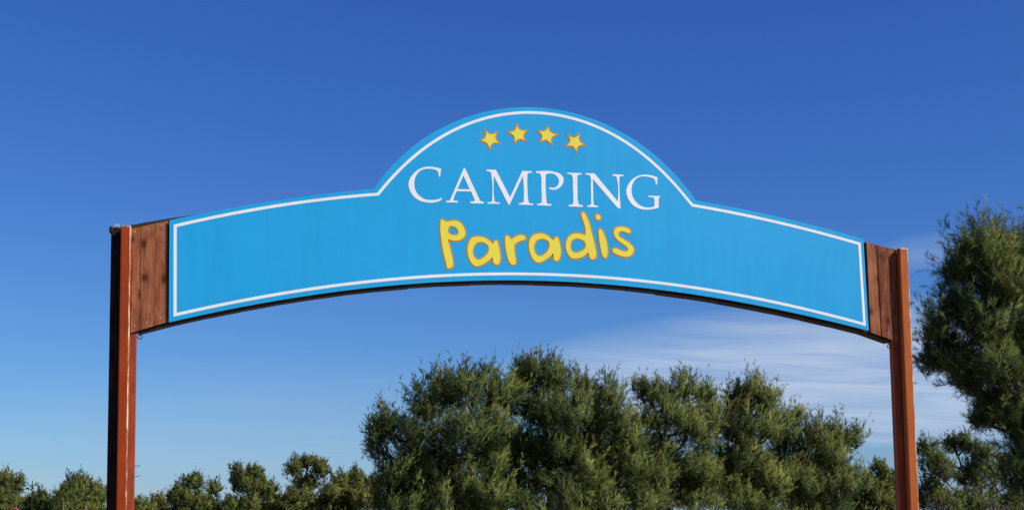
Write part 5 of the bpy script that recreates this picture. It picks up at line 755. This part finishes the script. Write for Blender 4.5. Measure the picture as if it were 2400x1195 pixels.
            tv = (ptint[:, None] + 0.30 * (t - 0.55) + 0.12 * (tips_ & lead[:, None])).reshape(-1)
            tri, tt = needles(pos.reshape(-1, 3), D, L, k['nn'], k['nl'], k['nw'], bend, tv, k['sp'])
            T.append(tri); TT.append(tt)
            pf = pos.reshape(-1, 3)
            nv = unit((pf - c) / np.array([rx, ry, rz])) * 0.75 + unit(pf - q) * 0.55 + D * 0.35
            NN.append(unit(np.repeat(nv, k['nn'], axis=0) + RNG.normal(0, 0.28, (len(tri), 3))))
            NN.append(unit(pb - c))
            # woody axis of each plume
            s0 = unit(np.cross(pd, RNG.normal(size=pd.shape))) * 0.006
            T.append(np.stack([pb - s0, pb + s0, pos[:, -1]], 1)); TT.append(np.full(m, 0.85))
    # coarser fill needles of a darker tint deep in the crown
    for (x, y, z, rx, rz) in lobes:
        ry = (rx + rz) * 0.5
        n = int(k['core'] * (rx * rz + 0.1) * (0.4 if z < 1.2 else 1.0))
        P = np.array([x - bx, y - by, z]) + rand_dirs(n) * (RNG.random((n, 1)) ** 0.45) * 0.80 * np.array([rx, ry, rz])
        D = unit(rand_dirs(n) * 0.8 + np.array([0, 0, 0.5]))
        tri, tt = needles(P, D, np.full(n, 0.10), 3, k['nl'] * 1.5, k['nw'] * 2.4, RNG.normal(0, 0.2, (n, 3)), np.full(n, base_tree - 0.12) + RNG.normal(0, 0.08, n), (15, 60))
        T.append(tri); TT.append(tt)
        NN.append(unit(np.repeat(P - np.array([x - bx, y - by, z]), 3, axis=0) + RNG.normal(0, 0.2, (len(tri), 3))))
    from_bm('trunk', bm, root, [M_BARK], True)
    br = from_bm('branches', twig_bm, root, [M_TWIG if kind in ('thin',) else M_BARK], True)
    br['kind'] = 'stuff'
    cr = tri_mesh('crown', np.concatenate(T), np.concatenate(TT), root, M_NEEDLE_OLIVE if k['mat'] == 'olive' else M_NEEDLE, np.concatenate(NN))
    return root, len(cr.data.polygons)
n_tri = 0
for kd, lb, lobes in PINES:
    root, n = pine(kd, lb, lobes)
    n_tri += n
print('needle triangles', n_tri)

# ------------------------------------------------------------------ plants low in the picture
def leaf_tris(P, D, L, W, up=None):
    n = len(P)
    side = unit(np.cross(D, RNG.normal(size=(n, 3)) * 0.5 + np.array([0, 0, 1.0])))
    m = P + D * (L * 0.45)[:, None]
    tip = P + D * L[:, None] + np.array([0, 0, -0.15]) * L[:, None]
    w = (W * 0.5)[:, None]
    a = np.stack([P, m + side * w, m - side * w], 1)
    b_ = np.stack([m - side * w, m + side * w, tip], 1)
    return np.concatenate([a, b_])
def curve_pts(a, b_, sag, n=6):
    a, b_ = Vector(a), Vector(b_)
    return [a.lerp(b_, i / n) + Vector(sag) * sin(pi * i / n) for i in range(n + 1)]

# flowering shrub left of the left post
def flower_shrub(label, x, y, heads, width, nst):
    root = thing('flowering_shrub', label, 'shrub', (x, y, 0))
    bm = bmesh.new(); T, TT = [], []
    tips = []
    for i in range(nst):
        a = 2 * pi * random.random()
        t = (width * random.uniform(.2, 1) * cos(a), width * random.uniform(.2, 1) * sin(a), random.uniform(1.15, 1.60))
        tips.append(t)
    tips += heads
    for t in tips:
        pts = curve_pts((random.uniform(-.08, .08), random.uniform(-.08, .08), 0), t, (random.uniform(-.05, .05), 0, 0.03))
        tube_into(bm, pts, [0.008 - 0.0008 * j for j in range(len(pts))], 4, False)
        n = 26
        f = RNG.random(n) * 0.8 + 0.18
        P = np.array([list(Vector(pts[min(5, int(q * 6))]).lerp(Vector(pts[min(6, int(q * 6) + 1)]), q * 6 - int(q * 6))) for q in f])
        D = unit(rand_dirs(n) * np.array([1, 1, .5]) + np.array([0, 0, 0.6]))
        T.append(leaf_tris(P, D, RNG.uniform(.06, .12, n), RNG.uniform(.014, .024, n)))
        TT.append(RNG.uniform(.1, .8, 2 * n))
    from_bm('stem', bm, root, [M_TWIG], True)
    tri_mesh('leaves', np.concatenate(T), np.concatenate(TT), root, M_LEAF)
    for h in heads:
        n = 30 if len(heads) > 1 else 12
        P = np.array(h) + RNG.normal(0, 0.010 if len(heads) > 1 else 0.006, (n, 3))
        D = unit(rand_dirs(n) + np.array([0, -0.2, 0.3]))
        tri_mesh('flower', leaf_tris(P, D, RNG.uniform(.012, .026, n), RNG.uniform(.012, .020, n)), RNG.random(2 * n), root, M_PETAL)
    return root
flower_shrub('leafy green shrub with a pink flower at the lower left corner', -5.05, -2.2, [(0.02, -0.02, 1.69), (0.05, 0.02, 1.66)], 0.33, 16)
flower_shrub('small shrub with one dark pink bud beside the left post', -4.62, -2.1, [(0.157, -0.125, 1.695)], 0.16, 7)

# tall reed grass
root = thing('reed_grass', 'pale green reed blade leaning right just left of the left post', 'reed', (-4.50, -3.225, 0))
for (tipx, tipz, w, sx) in ((0.150, 1.812, 0.024, 0.0), (0.075, 1.715, 0.012, -0.02), (-0.10, 1.60, 0.018, 0.02), (0.10, 1.55, 0.016, 0.04), (0.035, 1.66, 0.02, -0.01)):
    n = 9; bm = bmesh.new(); pr_ = None
    for i in range(n + 1):
        f = i / n
        x = sx + (tipx - sx) * f ** 2.6; z = tipz * f - 0.02 * f ** 4
        ww = w * 0.5 * (1 - f ** 10) + 0.001
        row = [bm.verts.new((x - ww, 0.004 * i, z)), bm.verts.new((x, 0.004 * i + 0.005, z)), bm.verts.new((x + ww, 0.004 * i, z))]
        if pr_:
            bm.faces.new((pr_[0], pr_[1], row[1], row[0])); bm.faces.new((pr_[1], pr_[2], row[2], row[1]))
        pr_ = row
    me_o = from_bm('blade', bm, root, [M_LEAF], True)
    at = me_o.data.attributes.new('tint', 'FLOAT', 'POINT')
    at.data.foreach_set('value', np.full(len(me_o.data.vertices), 0.95, dtype=np.float32))

# dry forked stalk against the sky
root = thing('dry_stalk', 'thin dark dry stalk with a forked head left of the spiky topped pine', 'dry plant', (-5.39, 1.275, 0))
bm = bmesh.new()
tube_into(bm, curve_pts((0, 0, 0), (0.004, 0, 1.965), (0.006, 0, 0)), [0.011, 0.010, 0.010, 0.009, 0.008, 0.007, 0.006], 6)
from_bm('stem', bm, root, [M_DARK], True)
bm = bmesh.new()
for a, c in (((0.002, 0, 1.944), (-0.054, 0.02, 1.993)), ((0.002, 0, 1.944), (0.061, -0.01, 1.994)), ((0.004, 0, 1.955), (0.006, 0.02, 2.012)),
             ((0.001, 0, 1.915), (-0.052, 0.01, 1.926)), ((0.030, 0, 1.968), (0.063, 0.01, 1.964)),
             ((0.0, 0, 1.895), (0.093, 0.03, 1.903)), ((0.075, 0.02, 1.901), (0.072, 0.02, 1.94))):
    tube_into(bm, curve_pts(a, c, (0, 0, -0.008)), [0.006, 0.006, 0.0055, 0.005, 0.005, 0.0045, 0.004], 5)
for c in ((-0.052, 0.01, 1.926), (-0.030, 0.01, 1.930), (0.014, 0, 1.925)):
    tube_into(bm, [Vector(c) + Vector((-.012, 0, -.006)), Vector(c), Vector(c) + Vector((.011, 0, .005))], [0.003, 0.010, 0.003], 6)
from_bm('head', bm, root, [M_DARK], True)

# bare brown twig
root = thing('bare_twig', 'bare brown twig standing left of the reed blade', 'twig', (-4.62, -2.725, 0))
bm = bmesh.new()
tube_into(bm, curve_pts((0, 0, 0), (0.035, 0, 1.748), (-0.05, 0, 0)), [0.011, 0.010, 0.009, 0.008, 0.007, 0.006, 0.004], 6)
tube_into(bm, curve_pts((0.006, 0, 1.45), (-0.09, 0, 1.63), (0, 0, 0.02)), 0.004, 5)
from_bm('stem', bm, root, [M_TWIG], True)

# shrubs with withered leaves, lower right
def dry_shrub(label, x, y, tips, spread, dead):
    root = thing('dry_shrub', label, 'shrub', (x, y, 0))
    bm = bmesh.new(); T, TT = [], []
    for (tx, tz, n) in tips:
        pts = curve_pts((random.uniform(-.1, .1), 0, 0), (tx, random.uniform(-.15, .15), tz), (random.uniform(-.08, .08), 0, 0.05))
        tube_into(bm, pts, [0.012 - 0.0014 * j for j in range(len(pts))], 4, False)
        P = np.array(pts[-1]) + RNG.normal(0, spread, (n, 3))
        D = unit(rand_dirs(n) + np.array([0, -0.4, 0.1]))
        T.append(leaf_tris(P, D, RNG.uniform(.05, .10, n), RNG.uniform(.025, .045, n))); TT.append(np.clip(RNG.normal(dead, .25, 2 * n), 0, 1))
    from_bm('stem', bm, root, [M_TWIG], True)
    tri_mesh('leaves', np.concatenate(T), np.concatenate(TT), root, M_DRY)
dry_shrub('withered shrub with scattered pale leaves just right of the right post', 8.33, 6.27,
          [(-0.10, 1.58, 14), (0.05, 1.55, 10), (0.12, 1.62, 8), (0.02, 1.70, 5), (-0.25, 1.48, 12), (0.2, 1.3, 20), (0.28, 1.66, 5)], 0.04, 0.62)
dry_shrub('withered shrub with dense straw coloured leaves in the lower right', 9.33, 6.27,
          [(0.0, 1.58, 22), (0.07, 1.62, 12), (-0.05, 1.50, 22), (0.16, 1.50, 20), (0.26, 1.46, 18), (-0.15, 1.42, 18), (0.1, 1.3, 30)], 0.05, 0.6)
